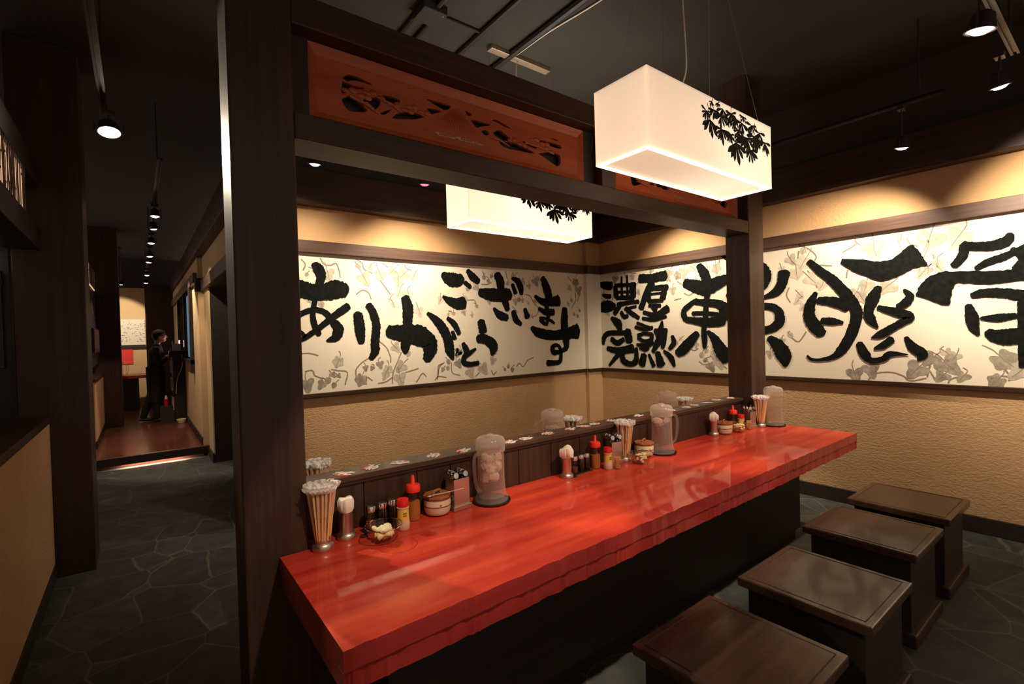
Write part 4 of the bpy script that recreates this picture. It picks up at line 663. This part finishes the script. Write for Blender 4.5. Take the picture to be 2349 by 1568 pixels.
def garlic_bowl(x, y, where, seed):
    t = thing('glass_bowl', 'small clear glass bowl of garlic cloves, '+where, 'bowl', (x, y, ZT), group='glass garlic bowls')
    gb = MB().lathe([(0, .002), (.030, 0), (.034, .004), (.050, .026), (.060, .046), (.066, .060), (.0680, .062), (.0655, .063), (.0585, .048), (.048, .028), (.031, .008), (0, .007)], 36).build('bowl_body', M_glass, t, smooth=True)
    MB().tube([(.0675*math.cos(2*PI*i/36), .0675*math.sin(2*PI*i/36), .062) for i in range(36)], .0016, 6, closed=True).build('rim', M_chrome, gb, smooth=True)
    R = random.Random(seed)
    if 'clove' not in PROTO:
        c = MB(); pts = [(-.014, 0, -.003), (-.009, 0, .001), (-.003, 0, .003), (.004, 0, .002), (.010, 0, -.002), (.0145, 0, -.005)]
        c.tube(smooth_path(pts, 3), [.003, .005, .0065, .0078, .0086, .0092, .0095, .0095, .0092, .0088, .0082, .0074, .0062, .0048, .003, .0015], 10)
        o = c.build('garlic_clove', M_garlic, smooth=True); PROTO['clove'] = o; o.hide_render = False; new = True
    else: new = False
    pos = [(R.uniform(-.012, .012), R.uniform(-.012, .012), .018) for _ in range(4)]
    for k in range(8): a = k*.785; pos.append((.024*math.cos(a), .024*math.sin(a), .028+R.uniform(0, .006)))
    for k in range(9): a = k*.70+.3; r = R.uniform(.010, .036); pos.append((r*math.cos(a), r*math.sin(a), .044+R.uniform(-.003, .006)))
    for k, p in enumerate(pos):
        if k == 0 and new: o = PROTO['clove']
        else: o = PROTO['clove'].copy(); COL.objects.link(o)
        o.location = (x+p[0], y+p[1], ZT+p[2]); o.rotation_euler = (R.uniform(-.6, .6), R.uniform(-.6, .6), R.uniform(0, 6.28)); s = R.uniform(.85, 1.15); o.scale = (s, s, s)
        tag(o, 'peeled garlic clove in the glass bowl '+where, 'garlic', 'garlic cloves in the bowl '+where)
def press_caddy(x, y, rz, where, n, w=.082, d=.062, h=.125):
    t = thing('press_caddy', 'rectangular brushed steel caddy holding garlic presses, '+where, 'caddy', (x, y, ZT), rz, 'steel caddies of garlic presses')
    b = MB(); a, c, th = w/2, d/2, .0015
    b.box(-a, a, -c, -c+th, .02, h).box(-a, a, c-th, c, .02, h).box(-a, -a+th, -c, c, .02, h).box(a-th, a, -c, c, .02, h).build('sleeve', M_steel, t, bev=.0006)
    MB().box(-a-.008, a+.008, -c-.008, c+.008, 0, .022).build('foot', M_steel, t, bev=.003)
    sp = [(-.018, -.012), (.018, -.012), (-.018, .014), (.018, .014)][:n]; M0 = Matrix.Translation((x, y, ZT)) @ Matrix.Rotation(rz, 4, 'Z')
    for k, (px, py) in enumerate(sp):
        M = M0 @ Matrix.Translation((px, py, .024)) @ Matrix.Rotation(.06*(1 if k % 2 else -1), 4, 'Y')
        if 'press' not in PROTO:
            g = thing('garlic_press', '', 'garlic press')
            MB().tube(smooth_path([(-.006, 0, 0), (-.009, 0, .05), (-.007, 0, .108)], 4), .0045, 8).tube(smooth_path([(.006, 0, .004), (.009, 0, .05), (.007, 0, .108)], 4), .0045, 8).build('handles', M_chrome, g, smooth=True)
            B = MB(); Mh = Matrix.Translation((0, .004, .122)) @ Matrix.Rotation(PI/2-.25, 4, 'X')
            B.lathe([(0, -.022), (.0145, -.022), (.0160, -.018), (.0160, .010), (.0125, .014), (.0125, .020), (0, .020)], 24, M=Mh); B.build('barrel', M_chrome, g, smooth=True)
            MB().tube([(-.012, .012, .132), (0, .018, .142), (.012, .012, .132)], .004, 8).build('hinge', M_chrome, g, smooth=True)
            PROTO['press'] = g
        else: g = dup(PROTO['press'], (0, 0, 0))
        g.matrix_world = M; tag(g, 'chrome garlic press standing in the steel caddy '+where, 'garlic press', 'garlic presses in the caddy '+where)
def cruet(x, y, where, full, lab):
    t = thing('cruet', lab+' cruet with chrome cap, '+where, 'cruet', (x, y, ZT+.005), group='chrome-capped cruets')
    MB().lathe([(0, 0), (.0195, 0), (.021, .003), (.021, .060), (.0185, .068), (.0185, .071), (0, .071)], 24).build('bottle_body', M_soy if full else M_glass, t, smooth=True)
    if not full: MB().lathe([(0, .002), (.0185, .002), (.0185, .030), (0, .030)], 20).build('sauce', M_oil, t, smooth=True)
    MB().lathe([(.0165, .066), (.0190, .067), (.0195, .084), (.0175, .089), (.008, .091), (0, .091)], 24).build('cap', M_chrome, t, smooth=True)
def cruet_tray(x, y, rz, L, where):
    t = thing('cruet_tray', 'small black tray carrying cruets, '+where, 'tray', (x, y, ZT), rz, 'black cruet trays')
    MB().box(-L/2, L/2, -.028, .028, 0, .005).build('tray_base', M_tray, t, bev=.002)
    p = [(-L/2, -.02, .004)]
    for k in range(15): a = -.6+k*.42; r = .024*(1-k/22); p.append((-L/2-.005+.010*math.cos(a)-.012, -.040+r*math.sin(a), .004))
    MB().tube(smooth_path(p, 3), .0026, 6).build('scroll_handle', M_tray, t, smooth=True)
def toothpick_jar(x, y, where):
    t = thing('toothpick_jar', 'tiny clear jar of wooden toothpicks, '+where, 'jar', (x, y, ZT), group='toothpick jars')
    MB().lathe([(0, 0), (.0215, 0), (.022, .004), (.0215, .050), (.0195, .050), (.0195, .004), (0, .004)], 24).build('jar_body', M_glass, t, smooth=True)
    R = random.Random(int(x*50)); b = MB()
    for k in range(60):
        r = .0165*math.sqrt(R.random()); a = R.uniform(0, 6.28); b.tube([(r*math.cos(a)*.8, r*math.sin(a)*.8, .005), (r*math.cos(a), r*math.sin(a), .066+R.uniform(-.003, .002))], .0013, 4)
    o = b.build('toothpicks', M_chop); o.location = (x, y, ZT); tag(o, 'wooden toothpicks packed in the tiny jar '+where, 'toothpicks', kind='stuff')

A1, A2, A3 = 'beside the large near post', 'halfway along the counter', 'at the far counter end'
chopstick_holder(.506, 1.805, A1, 29, 1); napkin_holder(.605, 1.845, A1, 0, 1)
cruet_tray(.745, 1.862, .12, .15, A1); cruet(.706, 1.862, A1, False, 'nearly empty'); cruet(.757, 1.872, A1, True, 'soy sauce'); cruet(.802, 1.880, A1, True, 'dark sauce')
shaker(.806, 1.782, A1); squeeze_bottle(.884, 1.850, A1); pot(.992, 1.845, A1, True); garlic_bowl(.701, 1.722, A1, 1)
press_caddy(1.092, 1.842, .10, A1, 4, h=.135); jug(1.249, 1.808, A1, (-1.0, -.15), .8, .085)
napkin_holder(1.751, 1.842, A2, 1, 2); cruet_tray(1.875, 1.868, .05, .15, A2); cruet(1.832, 1.868, A2, False, 'nearly empty'); cruet(1.884, 1.872, A2, True, 'soy sauce'); cruet(1.928, 1.872, A2, True, 'dark sauce')
squeeze_bottle(1.996, 1.868, A2); shaker(2.028, 1.806, A2); toothpick_jar(2.068, 1.772, A2); press_caddy(2.150, 1.868, -.2, A2, 4, .07, .06)
chopstick_holder(2.225, 1.850, A2, 29, 2); pot(2.408, 1.855, A2); garlic_bowl(2.245, 1.750, A2, 2); jug(2.534, 1.815, A2, (.9, -.55), .25, .16)
napkin_holder(3.215, 1.870, A3, .8, 3); pot(3.325, 1.855, A3); garlic_bowl(3.436, 1.800, A3, 3)
squeeze_bottle(3.500, 1.880, A3, .06); shaker(3.505, 1.822, A3); toothpick_jar(3.575, 1.800, A3); press_caddy(3.645, 1.830, -.1, A3, 3, .07, .06)
chopstick_holder(3.735, 1.790, A3, 29, 3); jug(3.862, 1.752, A3, (.85, -.6), 0, .11)
B1, B2, B3 = 'behind the ledge by the near post', 'behind the ledge halfway along', 'behind the ledge by the far post'
chopstick_holder(.592, 2.16, B1, 29, 4); jug(1.955, 2.17, B2, (-.85, .55), .2, .15); chopstick_holder(2.112, 2.16, B2, 29, 5)
jug(3.105, 2.17, B3, (-.85, .55), .2, .15); chopstick_holder(3.300, 2.155, B3, 29, 6)
# ---------------------------------------------------------------- pendant lamps
LEAF = [(.455, .212, .034), (.55, .252, .026), (.553, .191, .029), (.488, .264, .02), (.469, .298, .012), (.562, .288, .022), (.639, .285, .02), (.653, .244, .015), (.74, .265, .025), (.678, .157, .044), (.623, .182, .018), (.786, .204, .036), (.854, .225, .031), (.82, .151, .03), (.912, .257, .025), (.897, .216, .025), (.969, .22, .028), (.837, .276, .023), (.704, .221, .024), (.754, .298, .015), (.426, .243, .019), (.52, .303, .010), (.60, .262, .02), (.67, .278, .02), (.71, .19, .02)]
def pendant(x0, x1, y0, y1, z0, z1, lab, pw):
    cx, cy = (x0+x1)/2, (y0+y1)/2; t = thing('pendant_lamp', lab, 'pendant lamp', (cx, cy, z0), group='box pendant lamps'); L, Wd, H = (x1-x0)/2, (y1-y0)/2, z1-z0; th = .003
    b = MB(); b.box(-L, L, -Wd, -Wd+th, 0, H).box(-L, L, Wd-th, Wd, 0, H).box(-L, -L+th, -Wd+th, Wd-th, 0, H).box(L-th, L, -Wd+th, Wd-th, 0, H); shade = b.build('shade', M_shade, t)
    r = MB(); w = .022; r.box(-L, L, -Wd, -Wd+w, -.004, 0).box(-L, L, Wd-w, Wd, -.004, 0).box(-L, -L+w, -Wd+w, Wd-w, -.004, 0).box(L-w, L, -Wd+w, Wd-w, -.004, 0).build('bottom_rim', M_rimglow, t)
    MB().box(-L+w, L-w, -Wd+w, Wd-w, .006, .010).build('diffuser', M_diff, t)
    f = MB()
    for yy in (-Wd+.006, Wd-.006): f.tube([(-L+.006, yy, H-.004), (L-.006, yy, H-.004)], .003, 6)
    for xx in (-L+.006, 0, L-.006): f.tube([(xx, -Wd+.006, H-.004), (xx, Wd-.006, H-.004)], .003, 6)
    f.build('wire_frame', M_wire, t)
    lf = MB(); R = random.Random(4); mp = lambda u, v, o: (u-L, -Wd-o, v); sc = 2*L/1.04
    for i, (u, v, s) in enumerate(LEAF):
        k = R.choice([6, 7, 8])
        for j in range(k):
            a = -PI/2+(j-(k-1)/2)*R.uniform(.40, .56)+R.uniform(-.12, .12); ln = s*2.3*R.uniform(.75, 1.15); dx, dz = math.cos(a), math.sin(a); wd = ln*.27
            ribbon(lf, [(u*sc, v, .002), (u*sc+dx*ln*.45, v+dz*ln*.45, wd*.75), (u*sc+dx*ln*.78, v+dz*ln*.78, wd), (u*sc+dx*ln, v+dz*ln, .003)], mp, .0006+.00002*i, i*9+j, 0, .03, .0003)
        if i % 3 == 0: ribbon(lf, [(u*sc, v, .004), (u*sc+R.uniform(-.02, .02), min(H-.004, v+.03), .003), (u*sc+R.uniform(-.03, .03), min(H-.002, v+.07), .003)], mp, .0006, i+500, 0, .05, .0003)
    lf.build('leaf_print', M_pipe, shade)
    zc = ZC-z0; MB().box(-.26, .26, -.028, .028, zc-.03, zc).build('ceiling_canopy', M_canopy, t, bev=.003)
    MB().tube(smooth_path([(-.02, .0, zc-.03), (-.035, .0, zc-.10), (-.025, .01, zc-.35), (-.03, -.005, H+.22), (-.06, .0, H+.10), (-.05, .0, H-.004)], 8), .0035, 8).build('cord', M_cord, t, smooth=True)
    ws = MB()
    for sx in (-1, 1):
        for sy in (-1, 1): ws.tube([(sx*.23, sy*.02, zc-.03), (sx*(L-.12), sy*(Wd-.006), H-.004)], .0007, 5)
    ws.build('suspension_wires', M_wire, t)
    bl = MB(); 
    for sx in (-.5, .60): bl.ball((sx*L, 0, H*.52), (.03, .03, .035), 12)
    bl.build('bulbs', M_glass, t)
    light('POINT', (cx+.60*L, cy, z0+H*.52), pw, BULB, t, size=.035)
    light('POINT', (cx-.35*L, cy, z0+H*.52), pw*(.012 if pw < 15 else .6), BULB, t, size=.035)
    return t
pendant(1.617, 2.655, 1.19, 1.467, 2.20, 2.517, 'white box pendant lamp with black leaf print, hanging over the red counter', 5.5)
pendant(1.630, 2.720, 2.52, 2.785, 2.185, 2.502, 'white box pendant lamp seen under the beam beyond the partition', 26)

# ---------------------------------------------------------------- ceiling fittings
def pipe(p, q, r, lab): tag(MB().tube([p, q], r, 8).build('ceiling_pipe', M_pipe, smooth=True), lab, 'pipe', 'black pipes on the ceiling')
pipe((1.80, -.8, 3.385), (1.784, 4.2, 3.385), .018, 'thin black pipe under the ceiling left of the lamp canopy')
pipe((2.105, -.8, 3.38), (2.072, 4.2, 3.38), .024, 'black pipe under the ceiling running over the lamp canopy')
pipe((1.375, 2.62, 3.388), (1.375, 4.2, 3.388), .016, 'left one of the twin pipes leaving the junction box')
pipe((1.475, 2.62, 3.388), (1.475, 4.2, 3.388), .014, 'right one of the twin pipes leaving the junction box')
pipe((1.44, -.8, 3.388), (1.44, 2.5, 3.388), .018, 'black pipe entering the ceiling junction box from the near side')
tag(MB().tube([(1.50, 2.56, 3.388), (1.784, 2.56, 3.388)], .008, 8).build('conduit', M_ceiling, smooth=True), 'short thin conduit from the junction box to the pipe', 'conduit')
t = thing('junction_box', 'square grey junction box on the ceiling above the beam', 'junction box', (1.427, 2.561, 3.35))
MB().box(-.075, .075, -.075, .075, 0, .05).build('box_body', M_ceiling, t, bev=.004)
s = MB(); s.cyl(.006, -.003, 0, 8, (-.055, .055, 0)).cyl(.006, -.003, 0, 8, (.055, -.055, 0)).build('screws', M_chrome, t)
tag(MB().tube(smooth_path([(2.20, 1.6, 3.392), (2.185, 1.95, 3.392), (2.14, 2.30, 3.392), (2.12, 2.62, 3.385)], 6), .005, 6).build('ceiling_cable', M_cord, smooth=True), 'tan cable running along the ceiling to the far lamp canopy', 'cable')

# ---------------------------------------------------------------- spotlights
def spot(loc, target, lab, lens=M_bulb, power=0, col=WARMW, angle=58, mount=None, r=.042, blend=.3, group='ceiling spotlights'):
    loc = Vector(loc); d = (Vector(target)-loc).normalized(); hd = Vector((d.x*.35, d.y*.35, -1)).normalized(); q = hd.to_track_quat('-Z', 'Y'); t = thing('spotlight', lab, 'spotlight', loc, group=group); M = q.to_matrix().to_4x4()
    hd_ = MB().lathe([(0, .07), (.018, .07), (r*.75, .055), (r, .0), (r*1.04, -.004), (r*.92, -.004), (r*.80, .012), (0, .03)], 24, M=M).build('lamp_head', M_spotbody, t, smooth=True)
    MB().lathe([(0, -.016), (r*.45, -.013), (r*.80, -.002), (r*.82, .008), (0, .008)], 20, M=M).build('lens', lens, hd_)
    MB().tube([(-r*1.15, 0, .0), (-r*1.15, 0, .06), (r*1.15, 0, .06), (r*1.15, 0, 0)], .004, 6).build('yoke', M_spotbody, t)
    top = (mount if mount is not None else loc.z+.15)-loc.z; MB().tube([(0, 0, .058), (0, 0, top)], .006, 8).build('stem', M_spotbody, t)
    MB().box(-.03, .03, -.02, .02, top-.03, top).build('adapter', M_spotbody, t, bev=.003)
    if power: light('SPOT', loc+hd*.024+d*.01, power, col, t, target, .025, angle, blend)
    return t
def rail(p, q, lab, drop=None):
    p, q = Vector(p), Vector(q); t = thing('track_rail', lab, 'track', (p+q)/2); d = q-p; L = d.length/2; rz = math.atan2(d.y, d.x); t.rotation_euler = (0, 0, rz)
    b = MB(); b.box(-L, L, -.017, -.006, 0, .018).box(-L, L, .006, .017, 0, .018).box(-L, L, -.017, .017, .014, .022); b.build('rail_profile', M_rail, t)
    h = MB()
    for sx in (-.9, 0, .9): h.tube([(sx*L, 0, .02), (sx*L, 0, ZC-p.z)], .006, 6)
    h.build('hanger_rods', M_pipe, t); return t
RZ = 2.85
rail((.9, 3.53, RZ), (4.0, 3.53, RZ), 'lighting track hung before the back wall beyond the partition')
spot((1.02, 3.53, 2.70), (1.12, 4.2, 1.50), 'small spotlight at upper left beyond the partition beam', M_bulbpink, 66, mount=RZ, angle=114, blend=1)
spot((1.87, 3.53, 2.70), (2.08, 4.2, 1.50), 'spotlight glowing red beyond the partition beam', M_bulbred, 138, mount=RZ, angle=114, blend=1)
rail((3.99, .75, RZ+.04), (3.99, 3.2, RZ+.04), 'lighting track running parallel to the wall past the counter end')
spot((3.99, 2.95, 2.72), (4.6, 2.90, 1.50), 'spotlight lighting the mural beyond the partition', M_bulb, 110, mount=RZ+.04, angle=112, blend=1)
spot((3.99, .965, 2.62), (4.6, 1.66, 1.55), 'small spotlight close to the dark soffit on the right', M_bulbpink, 165, mount=RZ+.04, angle=104, blend=.9)
rail((.5, .40, RZ-.02), (3.60, .40, RZ-.02), 'lighting track at the upper right corner')
spot((3.50, .445, 2.66), (4.60, .12, 1.85), 'bright spotlight at upper right aimed at the wall mural', M_bulb, 250, mount=RZ-.02, angle=84, blend=.8)
spot((2.72, .40, 2.64), (3.25, 1.65, .72), 'large spotlight head near the top right corner of the picture', M_bulbpink, 125, mount=RZ-.02, r=.05, angle=48)
spot((1.75, .40, 2.64), (2.05, 1.70, .72), 'spotlight on the near track aimed at the middle of the counter', M_bulb, 125, mount=RZ-.02, angle=46)
spot((.85, .40, 2.64), (.95, 1.65, .72), 'spotlight on the near track aimed at the left end of the counter', M_bulb, 112, mount=RZ-.02, angle=40)
rail((-.11, .9, 2.80), (-.11, 3.7, 2.80), 'lighting track over the aisle at upper left')
spot((-.09, 3.57, 2.68), (.27, 1.95, 1.95), 'bright spotlight over the aisle at upper left', M_bulb, 210, mount=2.80, angle=50, r=.056)
rail((.17, 4.4, 2.82), (.17, 12.6, 2.82), 'long lighting track down the corridor')
for i, y in enumerate((5.78, 7.33, 9.04, 10.74, 12.1)):
    spot((.17, y, 2.70), (-.457, 9.3, .65) if i == 2 else (.2 if i != 1 else .10, y+(.15 if i else -.3), 0), 'corridor spotlight, %s along the long track' % ORD[i], M_bulbpink, (9, 34, 60, 22, 9)[i], (1, .72, .55), 70, mount=2.82, group='spotlights on the corridor track')
spot((-.22, 12.3, 2.68), (-.40, 13.75, 1.7), 'small spotlight before the lit wall at the corridor end', M_bulb, 130, mount=ZC, angle=62)
spot((.17, 8.3, 2.68), (.645, 8.25, 1.0), 'corridor spotlight turned to the plaster wall on the right', M_bulbpink, 75, mount=2.82, angle=80)
spot((.17, 6.3, 2.68), (.71, 7.2, 1.2), 'corridor spotlight turned to the passage corner', M_bulbpink, 60, mount=2.82, angle=70)
# light strip under the step
t = thing('step_light', 'light strip glowing under the step to the raised floor', 'light strip', (.10, 7.495, .100))
MB().box(-.28, .34, -.012, .015, 0, .012).build('strip', M_led, t)
L = bpy.data.lights.new('lamp_light', 'AREA'); L.shape = 'RECTANGLE'; L.size = .62; L.size_y = .03; L.energy = 9; L.color = WARMW
o = bpy.data.objects.new('lamp_light', L); COL.objects.link(o); o.parent = t; o.location = (.03, -.005, -.004); o.rotation_euler = (-.35, 0, 0)
t = thing('booth_lamp', 'small glowing strip lamp in the left booth at the picture edge', 'lamp', (-.85, 4.1, 2.03))
MB().box(-.16, .16, -.02, .02, 0, .03).build('glowing_tube', emis('tube_glow', (1, .85, .75), 4), t); MB().box(-.18, .18, -.03, .03, .03, .07).build('housing', M_redcap, t); MB().tube([(0, 0, .07), (0, 0, ZC-2.07)], .006, 6).build('stem', M_pipe, t)
# ---------------------------------------------------------------- far end of the corridor
t = thing('dining_table', 'red lacquered table at the far end of the corridor', 'table', (-.35, 12.9, .137))
MB().box(-.75, .55, -.40, .55, .66, .72).build('tabletop', M_lac, t, bev=.004); MB().box(-.5, .35, -.2, .35, 0, .66).build('base', M_blackwood, t)

t = thing('water_jug', 'clear water jug with handle on the far red table', 'jug', (-.24, 12.75, .857), -.6)
MB().lathe([(0, 0), (.072, 0), (.064, .03), (.060, .22), (.066, .23), (.064, .27), (.03, .285), (0, .29)], 24).build('jug_body', M_jug, t, smooth=True)
MB().tube(smooth_path([(.058, 0, .21), (.095, 0, .20), (.097, 0, .10), (.062, 0, .05)], 5), .009, 8).build('handle', M_juglid, t, smooth=True)
t = thing('menu_board', 'bright speckled paper panel on the far lit wall', 'panel', (-.60, 13.8, 1.48))
MB().box(-.9, .745, -.02, -.002, 0, .57).build('sheet', M_board, t); g = MB(); R = random.Random(6)
for k in range(170): xx, zz = R.uniform(-.1, .73), R.uniform(.03, .54); g.box(xx, xx+R.uniform(.012, .035), -.0225, -.02, zz, zz+R.uniform(.006, .014))
g.build('printed_marks', M_vine, t)
tag(MB().box(-.40, -.085, 13.78, 13.79, 1.06, 1.425).build('poster', M_redsheet), 'plain red sheet hanging under the speckled panel on the far wall', 'poster')
t = thing('console_stand', 'tall narrow dark register stand beside the person', 'stand', (.53, 10.45, .137))
MB().box(-.055, .105, -.28, .28, 0, 1.12).build('cabinet', M_blackwood, t, bev=.004); MB().box(-.10, .11, -.30, .30, 1.12, 1.22).build('desktop', M_blackwood, t, bev=.004)
for k, z in enumerate((.20, .53, .84)):
    o = MB()
    for q in range(6): o.box(-.085, -.058, -.22, .16, z+.038*q, z+.038*q+.032)
    ob = o.build('paper_stack', M_paperstack); ob.location = (.53, 10.45, .137); tag(ob, ('lowest', 'middle', 'top')[k]+' bundle of paper slips on the side of the register stand', 'papers', 'paper bundles on the register stand')
t = thing('card_holder', 'small white card holder on top of the register stand', 'card holder', (.55, 10.35, 1.36))
MB().box(-.05, .05, -.02, .02, 0, .12).build('cards', M_white, t); MB().box(-.075, -.06, -.02, .02, 0, .17).build('clip', M_white, t)
t = thing('register', 'black cash register terminal on the stand', 'register', (.58, 10.62, 1.357))
MB().box(-.12, .02, -.12, .12, 0, .05).build('keyboard', M_blackpaint, t, bev=.004); MB().box(.02, .035, -.13, .13, .03, .2).build('screen', M_window, t, bev=.004); MB().box(.016, .0195, -.11, .11, .06, .18).build('added_display', M_face_glow, t)  # glowing display added to cast pink light on the person's face
tag(MB().tube(smooth_path([(.60, 10.16, 1.33), (.60, 10.13, 1.10), (.52, 10.13, .86), (.50, 10.14, .62)], 6), .006, 6).build('cable', M_cord, smooth=True), 'pale cable drooping down the side of the register stand', 'cable')
o = MB().lathe([(0, 0), (.05, 0), (.07, .05), (.072, .07), (.06, .07), (.045, .012), (0, .012)], 20).build('floor_bowl', M_ceramic, smooth=True); o.location = (.55, 9.95, .137); tag(o, 'small pale bowl on the raised floor by the stand', 'bowl')
t = thing('spray_bottle', 'small red bottle with white top low beside the stand', 'bottle', (.36, 10.25, .137)); MB().box(-.09, .09, -.09, .09, 0, .28).build('crate', M_blackpaint, t)
MB().cyl(.03, .28, .40, 16).build('bottle_body', M_redcap, t, smooth=True); MB().cyl(.025, .40, .46, 12, r1=.012).build('top', M_white, t, smooth=True)

# ---------------------------------------------------------------- person working at the register
def merged(name, mb, M, parent, vox):
    """closed overlapping volumes fused into one continuous skin"""
    o = mb.build(name, M, parent); rm = o.modifiers.new('one_surface', 'REMESH'); rm.mode = 'VOXEL'; rm.voxel_size = vox; rm.use_smooth_shade = True
    sm = o.modifiers.new('soften', 'SMOOTH'); sm.iterations = 4; sm.factor = .5; return o
def limb(mb, pts, n=14):
    sp = smooth_path(pts, 6); mb.tube([q[:3] for q in sp], [q[3] for q in sp], n)
    for q in (sp[0], sp[-1]): mb.ball(q[:3], q[3]*.98, 12)
def trunk(mb, rows, n=26):
    """stack of ellipses (x, y, z, rx, ry)"""
    sp = smooth_path(rows, 5); k = len(mb.v)
    for x, y, z, rx, ry in sp:
        for i in range(n): an = 2*PI*i/n; mb.v.append((x+rx*math.cos(an), y+ry*math.sin(an), z))
    for j in range(len(sp)-1):
        for i in range(n): mb.f.append((k+j*n+i, k+j*n+(i+1) % n, k+(j+1)*n+(i+1) % n, k+(j+1)*n+i)); mb.m.append(0)
    mb.f.append(tuple(k+i for i in range(n))[::-1]); mb.m.append(0); mb.f.append(tuple(k+(len(sp)-1)*n+i for i in range(n))); mb.m.append(0)
t = thing('person', 'person in black uniform and dark cap reaching to the register stand', 'person', (.235, 10.55, .137))
# local frame: +x faces the stand, z up
X = MB(); hc = Vector((.075, 0, 1.475)); tl = Matrix.Rotation(.16, 4, 'Y')
X.ball(hc, (.095, .074, .108), 24, M=tl); X.ball(hc+Vector((.040, 0, -.062)), (.048, .046, .040), 16)
X.tube([hc+Vector((.090, 0, .018)), hc+Vector((.106, 0, -.012)), hc+Vector((.112, 0, -.026))], [.007, .011, .014], 8)
X.ball(hc+Vector((-.005, -.076, -.012)), (.020, .008, .030), 10); X.ball(hc+Vector((-.005, .076, -.012)), (.020, .008, .030), 10)
X.ball(hc+Vector((.086, -.030, .022)), (.012, .022, .006), 8); X.ball(hc+Vector((.086, .030, .022)), (.012, .022, .006), 8)
X.ball(hc+Vector((.085, 0, -.060)), (.014, .026, .010), 10)
for sy, wr in ((-1, Vector((.245, -.125, 1.145))), (1, Vector((.255, .12, 1.155)))):
    X.ball(wr+Vector((.045, 0, .0)), (.046, .036, .014), 12)
    for k, (dy, L) in enumerate(((-.027, .056), (-.009, .066), (.009, .062), (.026, .048))):
        b0 = wr+Vector((.075, dy, .0)); X.tube([b0, b0+Vector((L*.45, dy*.1, .006)), b0+Vector((L*.8, dy*.12, -.006)), b0+Vector((L, dy*.12, -.018))], [.0088, .0085, .0078, .006], 7)
    b0 = wr+Vector((.025, -sy*.032, .0)); X.tube([b0, b0+Vector((.030, -sy*.022, -.004)), b0+Vector((.055, -sy*.024, -.010))], [.0105, .0095, .0075], 7)
TRUNK = [(-.01, 0, .80, .10, .145), (0, 0, .90, .098, .140), (.005, 0, 1.0, .088, .120), (.015, 0, 1.12, .098, .145), (.020, 0, 1.22, .090, .155), (.026, 0, 1.29, .060, .100), (.034, 0, 1.33, .044, .052)]
ARMS = [[(.015, -.150, 1.255, .046), (.020, -.195, 1.14, .042), (.045, -.205, 1.025, .036), (.135, -.170, 1.085, .031), (.245, -.125, 1.145, .023)],
        [(.015, .150, 1.255, .046), (.020, .195, 1.14, .042), (.050, .205, 1.030, .036), (.140, .165, 1.090, .031), (.255, .120, 1.155, .023)]]
LEGS = [[(0, -.085, .82, .088), (.015, -.088, .64, .072), (.02, -.09, .46, .054), (.0, -.09, .28, .050), (-.01, -.09, .07, .034)],
        [(0, .085, .82, .088), (-.03, .088, .64, .072), (-.065, .09, .46, .054), (-.13, .09, .29, .050), (-.19, .09, .08, .034)]]
trunk(X, TRUNK); limb(X, [(.030, 0, 1.29, .046), (.045, 0, 1.37, .043), (.062, 0, 1.42, .046)])
for q in ARMS+LEGS: limb(X, q)
body = merged('body', X, M_skin, t, .0085)
K = MB(); trunk(K, [(x, y, z, rx+.016, ry+.016) for x, y, z, rx, ry in TRUNK[:-1]]+[(.034, 0, 1.335, .060, .066)])
for q in ARMS: limb(K, [(x, y, z, r+.016) for x, y, z, r in q[:4]])
merged('jacket', K, M_cloth, t, .011)
K = MB(); trunk(K, [(-.01, 0, .76, .110, .155), (0, 0, .86, .116, .160), (.003, 0, .95, .108, .146)])
for q in LEGS: limb(K, [(x, y, z, r+.017) for x, y, z, r in q])
merged('trousers', K, M_cloth, t, .011)
ap = MB(); ap.lathe([(.150, .34), (.152, .55), (.158, .80), (.160, .95), (.150, .95), (.148, .80), (.142, .55), (.142, .34), (.150, .34)], 30, M=Matrix.Scale(.86, 4, (1, 0, 0)) @ Matrix.Scale(1.12, 4, (0, 1, 0))); ap.build('apron', M_cloth, t, smooth=True)
for sx, sy in ((.045, -.09), (-.145, .09)): MB().ball((sx, sy, .032), (.115, .045, .032), 14).build('shoe', M_blackpaint, t, smooth=True)
h = MB(); h.ball(hc+Vector((-.014, 0, .016)), (.096, .082, .104), 24, M=tl); hm = h.build('hair', M_hair, t, smooth=True)
bm = bmesh.new(); bm.from_mesh(hm.data); bmesh.ops.delete(bm, geom=[v for v in bm.verts if v.co.x > hc.x+.030 and v.co.z < hc.z+.050 or v.co.z < hc.z-.085], context='VERTS'); bm.to_mesh(hm.data); bm.free()
c = MB(); c.ball(hc+Vector((-.006, 0, .036)), (.104, .086, .090), 24, M=tl); cm = c.build('bandana_cap', M_cap, t, smooth=True)
bm = bmesh.new(); bm.from_mesh(cm.data); bmesh.ops.delete(bm, geom=[v for v in bm.verts if v.co.z < hc.z+.040-.25*(v.co.x-hc.x)*-1*.6], context='VERTS'); bm.to_mesh(cm.data); bm.free()
